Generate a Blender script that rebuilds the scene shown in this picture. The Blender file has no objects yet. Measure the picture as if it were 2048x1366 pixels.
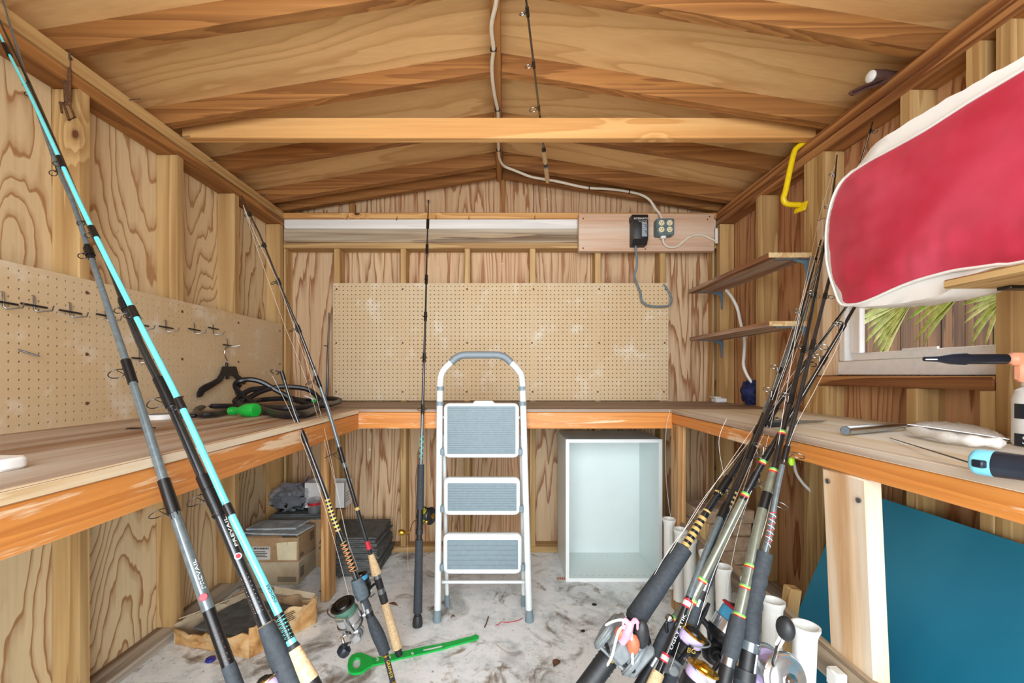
import bpy, math, random
from mathutils import Vector, Matrix, noise
random.seed(7)
R = math.radians
SC = bpy.context.scene
COL = SC.collection

# ------------------------------------------------------------------ camera, sky, sun, exposure
F, U0, V0, CZ = 855.0, 1010.0, 750.8, 1.091      # focal length in pixels, vanishing point, eye height
cd = bpy.data.cameras.new('camera'); cam = bpy.data.objects.new('camera', cd); COL.objects.link(cam)
cam.location = (0, 0, CZ); cam.rotation_euler = (R(90), 0, 0)
cd.sensor_width = 36; cd.sensor_fit = 'HORIZONTAL'; cd.lens = 36 * F / 2048
cd.shift_x = (1024 - U0) / 2048; cd.shift_y = (V0 - 683) / 2048
cd.clip_start = 0.02; cd.clip_end = 200
SC.camera = cam
w = bpy.data.worlds.new('sky'); SC.world = w; w.use_nodes = True
nt = w.node_tree; nt.nodes.clear()
wo = nt.nodes.new('ShaderNodeOutputWorld'); bg = nt.nodes.new('ShaderNodeBackground')
sky = nt.nodes.new('ShaderNodeTexSky'); sky.sky_type = 'HOSEK_WILKIE'
sky.sun_direction = Vector((-0.5, 0.25, 1.0)).normalized(); sky.turbidity = 6.0; sky.ground_albedo = 0.5
mixn = nt.nodes.new('ShaderNodeMixRGB'); mixn.inputs[0].default_value = 0.75
mixn.inputs[2].default_value = (0.90, 0.955, 1.0, 1)
nt.links.new(sky.outputs[0], mixn.inputs[1]); nt.links.new(mixn.outputs[0], bg.inputs[0])
nt.links.new(bg.outputs[0], wo.inputs[0]); bg.inputs[1].default_value = 3.6
sl = bpy.data.lights.new('sun', 'SUN'); so = bpy.data.objects.new('sun', sl); COL.objects.link(so)
sl.energy = 3.0; sl.angle = R(0.6); sl.color = (1, 0.95, 0.86)
so.rotation_euler = Vector((-0.5, 0.25, 1.0)).to_track_quat('Z', 'Y').to_euler(); so.location = (-3, 1, 6)
al = bpy.data.lights.new('door_daylight_fill', 'AREA'); ao = bpy.data.objects.new('door_daylight_fill', al); COL.objects.link(ao)  # soft area lamp added outside the doorway, stands in for daylight
al.shape = 'RECTANGLE'; al.size = 2.6; al.size_y = 2.1; al.energy = 118; al.color = (0.90, 0.955, 1)
ao.location = (0, -1.6, 1.45); ao.rotation_euler = (R(86), 0, 0)
SC.view_settings.view_transform = 'Standard'; SC.view_settings.look = 'None'
SC.view_settings.gamma = 1; SC.view_settings.use_curve_mapping = False
SC.view_settings.exposure = 0.26

def P(u, v, s):
    "point seen at pixel (u, v) of the photograph at the distance where a metre spans s pixels"
    return Vector(((u - U0) / s, F / s, CZ + (V0 - v) / s))

# ------------------------------------------------------------------ mesh helpers
class MB:
    def __init__(self): self.v = []; self.f = []; self.m = []; self.mats = []
    def mi(self, mat):
        if mat is None: return 0
        if mat not in self.mats: self.mats.append(mat)
        return self.mats.index(mat)
    def add(self, vs, fs, mat=None):
        b = len(self.v); k = self.mi(mat)
        self.v += [Vector(p) for p in vs]
        for f in fs: self.f.append([b + i for i in f]); self.m.append(k)
        return self
    def box(self, c, s, rot=None, mat=None, ch=0.0):
        hx, hy, hz = s[0] / 2, s[1] / 2, s[2] / 2
        c = Vector(c)
        M3 = rot.to_3x3() if rot is not None else None
        def T(p):
            p = Vector(p)
            return c + (M3 @ p if M3 else p)
        if ch <= 0:
            vs = [T((x * hx, y * hy, z * hz)) for x in (-1, 1) for y in (-1, 1) for z in (-1, 1)]
            return self.add(vs, [(0, 1, 3, 2), (4, 6, 7, 5), (0, 4, 5, 1), (2, 3, 7, 6), (0, 2, 6, 4), (1, 5, 7, 3)], mat)
        ch = min(ch, hx * .9, hy * .9, hz * .9)
        vs = []; idx = {}
        for x in (-1, 1):
            for y in (-1, 1):
                for z in (-1, 1):
                    for a in range(3):
                        h = [hx - ch, hy - ch, hz - ch]; h[a] += ch
                        idx[(x, y, z, a)] = len(vs); vs.append(T((x * h[0], y * h[1], z * h[2])))
        fs = []
        for a in range(3):
            b, d = (a + 1) % 3, (a + 2) % 3
            for sg in (-1, 1):
                q = []
                for p, r in ((-1, -1), (1, -1), (1, 1), (-1, 1)):
                    k = [0, 0, 0]; k[a] = sg; k[b] = p; k[d] = r; q.append(idx[(*k, a)])
                fs.append(q if sg > 0 else q[::-1])
            for p in (-1, 1):
                for r in (-1, 1):
                    k1 = [0, 0, 0]; k1[b] = p; k1[d] = r
                    lo = list(k1); lo[a] = -1; hi = list(k1); hi[a] = 1
                    q = [idx[(*lo, b)], idx[(*hi, b)], idx[(*hi, d)], idx[(*lo, d)]]
                    fs.append(q if p * r < 0 else q[::-1])
        for x in (-1, 1):
            for y in (-1, 1):
                for z in (-1, 1):
                    q = [idx[(x, y, z, 0)], idx[(x, y, z, 1)], idx[(x, y, z, 2)]]
                    fs.append(q if x * y * z > 0 else q[::-1])
        return self.add(vs, fs, mat)
    def bb(self, x0, x1, y0, y1, z0, z1, mat=None, ch=0.0):
        return self.box(((x0 + x1) / 2, (y0 + y1) / 2, (z0 + z1) / 2), (abs(x1 - x0), abs(y1 - y0), abs(z1 - z0)), None, mat, ch)
    def tube(self, pts, r, seg=8, mat=None, cap=True, flat=1.0, up=None):
        pts = [Vector(p) for p in pts]; n = len(pts)
        rr = r if isinstance(r, (list, tuple)) else [r] * n
        ts = []
        for i in range(n):
            d = pts[min(i + 1, n - 1)] - pts[max(i - 1, 0)]
            ts.append(d.normalized() if d.length > 1e-9 else Vector((0, 0, 1)))
        a = Vector(up) if up is not None else (Vector((0, 0, 1)) if abs(ts[0].z) < .9 else Vector((1, 0, 0)))
        a = (a - ts[0] * a.dot(ts[0])).normalized()
        vs = []; fs = []
        for i in range(n):
            a = a - ts[i] * a.dot(ts[i])
            a = a.normalized() if a.length > 1e-6 else ts[i].orthogonal().normalized()
            b = ts[i].cross(a)
            for k in range(seg):
                t = 2 * math.pi * k / seg
                vs.append(pts[i] + (a * math.cos(t) * flat + b * math.sin(t)) * rr[i])
        for i in range(n - 1):
            for k in range(seg):
                k2 = (k + 1) % seg
                fs.append((i * seg + k, i * seg + k2, (i + 1) * seg + k2, (i + 1) * seg + k))
        if cap:
            fs.append(tuple(range(seg))[::-1]); fs.append(tuple((n - 1) * seg + k for k in range(seg)))
        return self.add(vs, fs, mat)
    def lathe(self, o, axis, prof, seg=20, mat=None, cap=True):
        "prof: list of (radius, height along the axis)"
        o = Vector(o); ax = Vector(axis).normalized(); a = ax.orthogonal().normalized(); b = ax.cross(a)
        vs = []; fs = []; n = len(prof)
        for r, h in prof:
            for k in range(seg):
                t = 2 * math.pi * k / seg
                vs.append(o + ax * h + (a * math.cos(t) + b * math.sin(t)) * r)
        for i in range(n - 1):
            for k in range(seg):
                k2 = (k + 1) % seg
                fs.append((i * seg + k, i * seg + k2, (i + 1) * seg + k2, (i + 1) * seg + k))
        if cap:
            if prof[0][0] > 1e-6: fs.append(tuple(range(seg))[::-1])
            if prof[-1][0] > 1e-6: fs.append(tuple((n - 1) * seg + k for k in range(seg)))
        return self.add(vs, fs, mat)
    def ring(self, c, nrm, Rr, r, seg=20, ts=6, mat=None, ex=1.0, xdir=None, arc=(0, 1)):
        c = Vector(c); nrm = Vector(nrm).normalized()
        a = Vector(xdir) if xdir is not None else nrm.orthogonal()
        a = (a - nrm * a.dot(nrm)).normalized(); b = nrm.cross(a)
        full = arc == (0, 1)
        n = seg if full else seg + 1
        pts = []
        for k in range(n):
            t = 2 * math.pi * (arc[0] + (arc[1] - arc[0]) * k / seg)
            pts.append(c + a * math.cos(t) * Rr * ex + b * math.sin(t) * Rr)
        if not full: return self.tube(pts, r, ts, mat)
        vs = []; fs = []
        for k in range(n):
            t = 2 * math.pi * k / seg
            d = (a * math.cos(t) * ex + b * math.sin(t)).normalized()
            for j in range(ts):
                q = 2 * math.pi * j / ts
                vs.append(pts[k] + (d * math.cos(q) + nrm * math.sin(q)) * r)
        for k in range(n):
            k2 = (k + 1) % n
            for j in range(ts):
                j2 = (j + 1) % ts
                fs.append((k * ts + j, k2 * ts + j, k2 * ts + j2, k * ts + j2))
        return self.add(vs, fs, mat)
    def prism(self, poly, o, ex, ey, t, mat=None, ch=0.0):
        "poly (a, b) in the plane o + a ex + b ey, extruded by t along ex x ey"
        o = Vector(o); ex = Vector(ex); ey = Vector(ey); nz = ex.cross(ey).normalized(); n = len(poly)
        if ch > 0:
            cx = sum(p[0] for p in poly) / n; cy = sum(p[1] for p in poly) / n
            def sh(p):
                d = math.hypot(p[0] - cx, p[1] - cy) or 1
                k = (d - ch) / d
                return (cx + (p[0] - cx) * k, cy + (p[1] - cy) * k)
            lay = [([sh(p) for p in poly], 0), (poly, ch), (poly, t - ch), ([sh(p) for p in poly], t)]
        else:
            lay = [(poly, 0), (poly, t)]
        vs = []; fs = []
        for pl, h in lay: vs += [o + ex * p[0] + ey * p[1] + nz * h for p in pl]
        for L in range(len(lay) - 1):
            for i in range(n):
                j = (i + 1) % n
                fs.append((L * n + i, L * n + j, (L + 1) * n + j, (L + 1) * n + i))
        fs.append(tuple(range(n))[::-1]); fs.append(tuple((len(lay) - 1) * n + i for i in range(n)))
        return self.add(vs, fs, mat)
    def blob(self, c, rad, seg=24, rings=14, amp=0.0, fr=3.0, seed=0, mat=None, flat_bottom=None):
        c = Vector(c); vs = []; fs = []
        for i in range(rings + 1):
            th = math.pi * i / rings
            for k in range(seg):
                ph = 2 * math.pi * k / seg
                d = Vector((math.sin(th) * math.cos(ph), math.sin(th) * math.sin(ph), math.cos(th)))
                q = 1 + amp * noise.noise(d * fr + Vector((seed, seed * 1.7, 3)))
                p = Vector((d.x * rad[0] * q, d.y * rad[1] * q, d.z * rad[2] * q))
                if flat_bottom is not None and p.z < flat_bottom: p.z = flat_bottom
                vs.append(c + p)
        for i in range(rings):
            for k in range(seg):
                k2 = (k + 1) % seg
                fs.append((i * seg + k, (i + 1) * seg + k, (i + 1) * seg + k2, i * seg + k2))
        return self.add(vs, fs, mat)

WL = {}
def link(o, parent):
    COL.objects.link(o)
    if parent is not None: o.parent = parent
def tag(o, label=None, cat=None, group=None, kind=None):
    if label: o['label'] = label
    if cat: o['category'] = cat
    if group: o['group'] = group
    if kind: o['kind'] = kind
    return o
def thing(name, label, cat, loc, group=None, kind=None):
    o = bpy.data.objects.new(name, None); o.empty_display_size = 0.05
    o.location = Vector(loc); link(o, None); WL[o] = Vector(loc)
    return tag(o, label, cat, group, kind)
def build(name, mb, mat=None, parent=None, label=None, cat=None, group=None, kind=None, origin=None, sharp=38, smooth=True):
    me = bpy.data.meshes.new(name)
    if origin is None:
        xs = [p.x for p in mb.v]; ys = [p.y for p in mb.v]; zs = [p.z for p in mb.v]
        origin = Vector(((min(xs) + max(xs)) / 2, (min(ys) + max(ys)) / 2, (min(zs) + max(zs)) / 2 if parent else min(zs)))
    origin = Vector(origin)
    me.from_pydata([tuple(p - origin) for p in mb.v], [], mb.f)
    mats = mb.mats if mb.mats else [mat]
    for k in mats: me.materials.append(MT[k] if isinstance(k, str) else k)
    if len(mats) > 1: me.polygons.foreach_set('material_index', mb.m)
    if smooth:
        me.polygons.foreach_set('use_smooth', [True] * len(me.polygons))
        me.set_sharp_from_angle(angle=R(sharp))
    me.update()
    o = bpy.data.objects.new(name, me)
    o.location = origin - (WL[parent] if parent is not None else Vector())
    link(o, parent); WL[o] = origin
    return tag(o, label, cat, group, kind)
def copy_obj(o, parent, loc):
    c = o.copy(); c.parent = parent; c.location = Vector(loc); COL.objects.link(c); return c
def smoothpath(pts, n=8):
    "Catmull-Rom through the points"
    pts = [Vector(p) for p in pts]; out = []
    q = [pts[0] * 2 - pts[1]] + pts + [pts[-1] * 2 - pts[-2]]
    for i in range(1, len(q) - 2):
        for k in range(n):
            t = k / n; a, b, c, d = q[i - 1], q[i], q[i + 1], q[i + 2]
            out.append(.5 * ((2 * b) + (c - a) * t + (2 * a - 5 * b + 4 * c - d) * t * t + (3 * b - a - 3 * c + d) * t ** 3))
    out.append(pts[-1]); return out
def rrect(wd, ht, r, n=5):
    out = []
    for cx, cy, a0 in ((wd / 2 - r, ht / 2 - r, 0), (-wd / 2 + r, ht / 2 - r, 90), (-wd / 2 + r, -ht / 2 + r, 180), (wd / 2 - r, -ht / 2 + r, 270)):
        for k in range(n + 1):
            t = R(a0 + 90 * k / n); out.append((cx + r * math.cos(t), cy + r * math.sin(t)))
    return out
def lettering(parent, s, pos, ex, ey, h, mat, name='lettering', ext=0.0003, align='CENTER', squash=1.0):
    cu = bpy.data.curves.new('lettering', 'FONT'); cu.body = s; cu.size = h; cu.extrude = ext
    cu.align_x = align; cu.align_y = 'CENTER'; cu.resolution_u = 2
    t = bpy.data.objects.new('lettering', cu); COL.objects.link(t)
    dg = bpy.context.evaluated_depsgraph_get()
    me = bpy.data.meshes.new_from_object(t.evaluated_get(dg))
    bpy.data.objects.remove(t); bpy.data.curves.remove(cu)
    ex = Vector(ex).normalized(); ey = Vector(ey); ey = (ey - ex * ey.dot(ex)).normalized(); ez = ex.cross(ey)
    M = Matrix((ex * squash, ey, ez)).transposed()
    for vtx in me.vertices: vtx.co = M @ vtx.co
    me.materials.clear(); me.materials.append(MT[mat])
    o = bpy.data.objects.new(name, me); o.location = Vector(pos) - WL[parent]; link(o, parent); WL[o] = Vector(pos)
    return o

# ------------------------------------------------------------------ materials
MT = {}
def srgb(c):
    def f(x):
        x = x / 255
        return x / 12.92 if x <= .04045 else ((x + .055) / 1.055) ** 2.4
    return (f(c[0]), f(c[1]), f(c[2]), 1)
class NB:
    def __init__(self, name):
        self.mat = bpy.data.materials.new(name); self.mat.use_nodes = True
        self.t = self.mat.node_tree; self.t.nodes.clear()
        self.out = self.n('OutputMaterial'); self.b = self.n('BsdfPrincipled'); self.l(self.b, 0, self.out, 0)
        MT[name] = self.mat
    def n(self, ty, **kw):
        x = self.t.nodes.new('ShaderNode' + ty)
        for k, v in kw.items(): setattr(x, k, v)
        return x
    def l(self, a, ao, b, bi): self.t.links.new(a.outputs[ao], b.inputs[bi])
    def math(self, op, a, b=None, c=None, clamp=False):
        x = self.n('Math', operation=op, use_clamp=clamp)
        for i, q in enumerate((a, b, c)):
            if q is None: continue
            if isinstance(q, (int, float)): x.inputs[i].default_value = q
            else: self.t.links.new(q, x.inputs[i])
        return x.outputs[0]
    def ramp(self, fac, stops):
        x = self.n('ValToRGB'); e = x.color_ramp.elements
        while len(e) < len(stops): e.new(.5)
        for i, (p, c) in enumerate(stops): e[i].position = p; e[i].color = c
        self.t.links.new(fac, x.inputs[0]); return x.outputs[0]
    def mix(self, fac, a, b, mode='MIX'):
        x = self.n('MixRGB', blend_type=mode)
        for i, q in enumerate((fac, a, b)):
            if isinstance(q, (int, float)): x.inputs[i].default_value = q
            elif isinstance(q, tuple): x.inputs[i].default_value = q
            else: self.t.links.new(q, x.inputs[i])
        return x.outputs[0]
    def noise(self, vec, scale, detail=2, rough=.5, dist=0.0):
        x = self.n('TexNoise'); x.inputs['Scale'].default_value = scale; x.inputs['Detail'].default_value = detail
        x.inputs['Roughness'].default_value = rough; x.inputs['Distortion'].default_value = dist
        if vec is not None: self.t.links.new(vec, x.inputs['Vector'])
        return x.outputs['Fac']
    def coords(self, scale=(1, 1, 1), rnd=True, space='Object'):
        tc = self.n('TexCoord'); vec = tc.outputs[space]
        if rnd:
            oi = self.n('ObjectInfo'); m = self.n('VectorMath', operation='SCALE'); c = self.n('CombineXYZ')
            r1 = self.math('MULTIPLY', oi.outputs['Random'], 61.0); r2 = self.math('MULTIPLY', oi.outputs['Random'], 173.0)
            self.t.links.new(r1, c.inputs[0]); self.t.links.new(r2, c.inputs[1]); self.t.links.new(r1, c.inputs[2])
            a = self.n('VectorMath', operation='ADD'); self.t.links.new(vec, a.inputs[0]); self.t.links.new(c.outputs[0], a.inputs[1]); vec = a.outputs[0]
        mp = self.n('Mapping'); mp.inputs['Scale'].default_value = scale; self.t.links.new(vec, mp.inputs[0])
        return mp.outputs[0]
    def bump(self, h, strength=.2, dist=.002):
        x = self.n('Bump'); x.inputs['Strength'].default_value = strength; x.inputs['Distance'].default_value = dist
        self.t.links.new(h, x.inputs['Height']); self.l(x, 0, self.b, 'Normal')
    def base(self, c):
        if isinstance(c, tuple): self.b.inputs['Base Color'].default_value = c
        else: self.t.links.new(c, self.b.inputs['Base Color'])
    def rough(self, r):
        if isinstance(r, (int, float)): self.b.inputs['Roughness'].default_value = r
        else: self.t.links.new(r, self.b.inputs['Roughness'])
def plain(name, c, rough=.5, metal=0.0, var=.08, scale=40, spec=None, bump=0.0, bscale=None):
    nb = NB(name); vec = nb.coords(); c1 = srgb(c)
    f = nb.noise(vec, scale, 3, .6)
    lo = tuple(x * (1 - var * 1.6) for x in c1[:3]) + (1,); hi = tuple(min(1, x * (1 + var * 1.6)) for x in c1[:3]) + (1,)
    nb.base(nb.ramp(f, [(.3, lo), (.7, hi)])); nb.rough(rough); nb.b.inputs['Metallic'].default_value = metal
    if spec is not None: nb.b.inputs['Specular IOR Level'].default_value = spec
    if bump: nb.bump(nb.noise(vec, bscale or scale * 4, 3, .6), bump, .001)
    return nb
def wood(name, axis, light, dark, red=None, freq=7.0, across=3.0, along=.55, line=.62, knots=1.6, fiber=.35, rough=.6, blot=.3, knotr=.055, soft=.0, grey=None, bumps=.25, darkline=1.0, wav=.9, bend=2.2, wear=None, wthr=.6, tax=None):
    """plywood and lumber: contour lines of a stretched noise field, bent round knots, over fine fibres.
    axis: the grain's axis in object space"""
    nb = NB(name)
    sc = [across] * 3; sc['xyz'.index(axis)] = along
    vec = nb.coords(tuple(sc))
    h = nb.noise(vec, 1.0, 2.2, .45, .25)
    ks = [1.0] * 3; ks['xyz'.index(axis)] = .62
    if tax: ks['xyz'.index(tax)] = .05
    kv = nb.coords(tuple(ks))
    vo = nb.n('TexVoronoi'); vo.inputs['Scale'].default_value = knots; nb.t.links.new(kv, vo.inputs['Vector'])
    sep = nb.n('SeparateColor'); nb.t.links.new(vo.outputs['Color'], sep.inputs[0])
    has = nb.math('GREATER_THAN', sep.outputs[0], .45)
    dist = nb.math('DIVIDE', vo.outputs['Distance'], knots)          # normalised to metres
    ws = nb.noise(kv, 30, 2)
    dist = nb.math('ADD', dist, nb.math('MULTIPLY', nb.math('SUBTRACT', ws, .5), .012))
    g = nb.math('MULTIPLY', nb.math('EXPONENT', nb.math('MULTIPLY', nb.math('POWER', nb.math('DIVIDE', dist, knotr * 1.9), 2.0), -1.0)), has)
    hh = nb.math('ADD', nb.math('MULTIPLY', h, freq), nb.math('MULTIPLY', g, bend))
    jit = nb.noise(nb.coords(tuple(9 * q for q in sc)), 1.0, 2)
    hh = nb.math('ADD', hh, nb.math('MULTIPLY', jit, wav))
    saw = nb.math('FRACT', hh)
    # late wood: slow rise to a dark edge, then quick fall
    c1, c2 = srgb(light), srgb(dark)
    lc = nb.ramp(saw, [(0.0, c2), (.06, c1), (line - .28, c1), (line, tuple(.5 * a + .5 * b for a, b in zip(c1, c2))), (.93, c2), (1.0, c2)])
    base = nb.mix(1.0 - darkline, lc, c1) if darkline < 1 else lc
    bl = nb.noise(nb.coords(tuple(.5 * q for q in sc)), 1.3, 2)
    if red is not None:
        base = nb.mix(nb.math('MULTIPLY', nb.math('SUBTRACT', bl, .42), 4.0 * blot, clamp=True), base, srgb(red), 'MULTIPLY') if False else nb.mix(nb.math('MULTIPLY', nb.math('SUBTRACT', bl, .45), 5.0 * blot, clamp=True), base, srgb(red))
    fs = [95.0] * 3; fs['xyz'.index(axis)] = 2.6
    fb = nb.noise(nb.coords(tuple(fs)), 1.0, 3, .6)
    base = nb.mix(fiber, base, nb.ramp(fb, [(.3, (.55, .5, .46, 1)), (.62, (1, 1, 1, 1))]), 'MULTIPLY')
    oi = nb.n('ObjectInfo')
    tint = nb.ramp(oi.outputs['Random'], [(0, (.86, .83, .8, 1)), (.5, (1, 1, 1, 1)), (1, (1, .95, .88, 1))])
    base = nb.mix(.8, base, tint, 'MULTIPLY')
    if grey is not None:
        gn = nb.noise(nb.coords(tuple(1.2 * q for q in sc)), 1.0, 4, .62)
        base = nb.mix(nb.ramp(gn, [(.42, (0, 0, 0, 1)), (.62, (1, 1, 1, 1))]), base, srgb(grey))
    if wear is not None:
        wn = nb.noise(nb.coords(tuple(2.2 * q if q == max(sc) else 5 * q for q in sc)), 1.0, 5, .7, .3)
        base = nb.mix(nb.ramp(wn, [(wthr, (0, 0, 0, 1)), (wthr + .07, (.85, .85, .85, 1))]), base, srgb(wear))
    kn = nb.math('MULTIPLY', nb.ramp(dist, [(knotr * .42, (1, 1, 1, 1)), (knotr * .62, (0, 0, 0, 1))]), has)
    kr = nb.ramp(nb.math('FRACT', nb.math('MULTIPLY', dist, 150.0)), [(0, srgb((70, 38, 20))), (1, srgb((112, 66, 36)))])
    base = nb.mix(kn, base, kr)
    nb.base(base); nb.rough(rough)
    nb.b.inputs['Specular IOR Level'].default_value = .35
    nb.bump(nb.math('ADD', nb.math('MULTIPLY', fb, .6), nb.math('MULTIPLY', saw, -.3)), bumps, .0015)
    return nb

wood('ply_left', 'z', (232, 210, 168), (170, 124, 82), freq=34, across=2.0, along=.5, line=.86, knots=2.3, knotr=.055, fiber=.2, red=(216, 178, 134), blot=.2, wav=1.5, bend=7, tax='x')
wood('ply_back', 'z', (220, 190, 152), (160, 110, 74), red=(182, 130, 92), freq=21, across=3.6, along=.3, line=.8, knots=.8, knotr=.03, fiber=.35, blot=.3, wav=1.5, bend=5, tax='y')
wood('ply_right', 'z', (214, 168, 122), (158, 102, 66), red=(172, 112, 74), freq=21, across=3.8, along=.33, line=.78, knots=2.0, knotr=.035, fiber=.45, blot=.35, wav=1.1, bend=4, tax='x')
wood('ply_roof', 'x', (242, 204, 146), (200, 146, 86), red=(228, 178, 114), freq=13, across=2.6, along=.26, line=.78, knots=.9, knotr=.02, fiber=.16, blot=.2, darkline=.5, wav=.7, bend=3, tax='z')
for a in 'xyz':
    wood('stud_' + a, a, (208, 174, 120), (166, 124, 74), freq=7, across=9, along=.4, line=.55, knots=2.2, knotr=.022, fiber=.3, darkline=.7, wav=.4)
    wood('rafter_' + a, a, (180, 128, 74), (128, 82, 44), freq=10, across=9, along=.35, line=.5, knots=2.4, knotr=.026, fiber=.35, red=(150, 100, 54), blot=.3, wav=.6, darkline=.75)
    wood('varnish_' + a, a, (216, 142, 70), (184, 108, 46), freq=10, across=11, along=.4, line=.5, knots=1.2, knotr=.022, fiber=.25, rough=.38, red=(204, 138, 72), blot=.3, darkline=.6, wav=.4, wear=(232, 206, 172), wthr=.545)
wood('tie', 'x', (236, 188, 124), (204, 142, 76), freq=6, across=8, along=.3, line=.5, knots=6, knotr=.018, fiber=.2, darkline=.7, red=(212, 150, 84), blot=.3, wav=.4, tax='y')
wood('plate_right', 'y', (190, 138, 86), (128, 78, 44), freq=8, across=11, along=.35, line=.55, knots=1.2, knotr=.024, fiber=.35, wav=.5)
wood('bench_worn', 'y', (184, 146, 112), (136, 98, 70), freq=5, across=8, along=.4, line=.5, knots=.5, knotr=.02, fiber=.6, grey=(192, 178, 162), rough=.55)
wood('bench_back', 'x', (168, 140, 114), (122, 94, 72), freq=5, across=8, along=.35, line=.5, knots=.5, knotr=.02, fiber=.6, grey=(154, 138, 124), rough=.6)
wood('bench_pale', 'y', (226, 206, 168), (204, 176, 132), freq=5, across=6, along=.35, line=.5, knots=.5, knotr=.02, fiber=.4, grey=(226, 220, 208), rough=.6)
wood('bench_edge', 'y', (234, 214, 180), (208, 176, 132), freq=5, across=9, along=.5, line=.5, knots=.3, knotr=.02, fiber=.4, grey=(222, 208, 186))
wood('weathered_x', 'x', (178, 152, 118), (104, 80, 58), freq=8, across=11, along=.35, line=.4, knots=2.4, knotr=.03, fiber=.5, grey=(190, 176, 154), wav=.6, tax='y')
wood('weathered_y', 'y', (182, 164, 138), (132, 112, 90), freq=7, across=11, along=.35, line=.5, knots=1.6, knotr=.03, fiber=.45, grey=(190, 182, 170))
wood('whitewash', 'x', (244, 244, 240), (214, 214, 212), freq=5, across=10, along=.3, line=.5, knots=2.6, knotr=.02, fiber=.15, darkline=.5, tax='y')
wood('pale_post', 'z', (230, 200, 162), (200, 160, 118), freq=6, across=9, along=.35, line=.5, knots=1.0, knotr=.016, fiber=.3, grey=(222, 206, 184), tax='x')
wood('oak_post', 'z', (206, 162, 108), (160, 112, 64), freq=7, across=10, along=.4, line=.5, knots=1.4, knotr=.018, fiber=.35)
wood('mount_board', 'x', (220, 186, 158), (194, 148, 120), freq=5, across=8, along=.35, line=.5, knots=1.0, knotr=.02, fiber=.35, grey=(218, 196, 176), darkline=.6, tax='y')
wood('shelf_wood', 'y', (184, 134, 96), (130, 84, 56), freq=6, across=9, along=.4, line=.5, knots=.8, knotr=.02, fiber=.45, red=(158, 104, 72), blot=.4, grey=(202, 190, 178))
wood('shelf_end', 'y', (236, 212, 164), (212, 176, 122), freq=5, across=9, along=.4, line=.5, knots=.4, knotr=.02, fiber=.35)
wood('fence_wood', 'z', (122, 88, 58), (76, 52, 34), freq=6, across=7, along=.3, line=.5, knots=1.0, knotr=.03, fiber=.55)
# pegboard
nb = NB('pegboard'); v = nb.coords(rnd=False)
f1 = nb.noise(v, 900, 2, .6); f2 = nb.noise(v, 7, 4, .62); f3 = nb.noise(v, 2.2, 2)
c = nb.ramp(f1, [(.3, srgb((202, 178, 142))), (.7, srgb((216, 196, 162)))])
c = nb.mix(nb.ramp(f3, [(.4, (0, 0, 0, 1)), (.65, (.5, .5, .5, 1))]), c, srgb((204, 172, 128)))
c = nb.mix(nb.ramp(f2, [(.56, (0, 0, 0, 1)), (.72, (.75, .75, .75, 1))]), c, srgb((226, 216, 198)))
nb.base(c); nb.rough(.65); nb.b.inputs['Specular IOR Level'].default_value = .3
# concrete
nb = NB('concrete'); v = nb.coords(rnd=False)
n1 = nb.noise(v, 3.4, 6, .68, .5); n2 = nb.noise(v, 8, 6, .72); n3 = nb.noise(v, 70, 3, .7); n4 = nb.noise(v, 5.2, 5, .62, 1.2); n5 = nb.noise(v, 1.7, 4, .6)
c = nb.ramp(n2, [(.30, srgb((190, 198, 200))), (.43, srgb((232, 238, 240))), (.55, srgb((250, 253, 254)))])
c = nb.mix(nb.ramp(n1, [(.54, (0, 0, 0, 1)), (.68, (.7, .7, .7, 1))]), c, srgb((164, 166, 160)))
c = nb.mix(nb.ramp(n4, [(.58, (0, 0, 0, 1)), (.68, (.75, .75, .75, 1))]), c, srgb((156, 134, 106)))
c = nb.mix(nb.ramp(nb.math('MULTIPLY', n4, n5), [(.30, (0, 0, 0, 1)), (.38, (.75, .75, .75, 1))]), c, srgb((104, 86, 68)))
c = nb.mix(nb.ramp(n3, [(.26, (1, 1, 1, 1)), (.36, (0, 0, 0, 1))]), c, srgb((110, 106, 100)))
nb.base(c); nb.rough(.8); nb.bump(nb.math('ADD', n3, n2), .3, .003)
# cork, concrete-like solids
nb = NB('cork'); v = nb.coords(); f1 = nb.noise(v, 160, 3, .7); f2 = nb.noise(v, 420, 2)
c = nb.ramp(f1, [(.3, srgb((196, 160, 112))), (.5, srgb((218, 188, 146))), (.7, srgb((226, 202, 164)))])
nb.base(nb.mix(nb.ramp(f2, [(.3, (1, 1, 1, 1)), (.36, (0, 0, 0, 1))]), c, srgb((140, 100, 60)))); nb.rough(.8)
nb = NB('cardboard'); v = nb.coords(); f1 = nb.noise(v, 6, 4, .6); f2 = nb.noise(v, 90, 2)
c = nb.ramp(f1, [(.35, srgb((158, 124, 88))), (.65, srgb((190, 158, 120)))]); nb.base(nb.mix(.2, c, nb.ramp(f2, [(.3, srgb((140, 108, 76))), (.7, srgb((200, 170, 132)))]))); nb.rough(.85)
nb = NB('cardboard_pale'); v = nb.coords(); f1 = nb.noise(v, 7, 4, .6)
nb.base(nb.ramp(f1, [(.35, srgb((168, 146, 116))), (.65, srgb((194, 178, 150)))])); nb.rough(.85)
nb = NB('cardboard_stained'); v = nb.coords(); f1 = nb.noise(v, 9, 5, .65, .6); f2 = nb.noise(v, 26, 4, .6)
c = nb.ramp(f1, [(.3, srgb((146, 96, 44))), (.45, srgb((198, 150, 92))), (.62, srgb((216, 184, 138)))])
nb.base(nb.mix(nb.ramp(f2, [(.62, (0, 0, 0, 1)), (.72, (.6, .6, .6, 1))]), c, srgb((150, 84, 50)))); nb.rough(.85)
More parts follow.
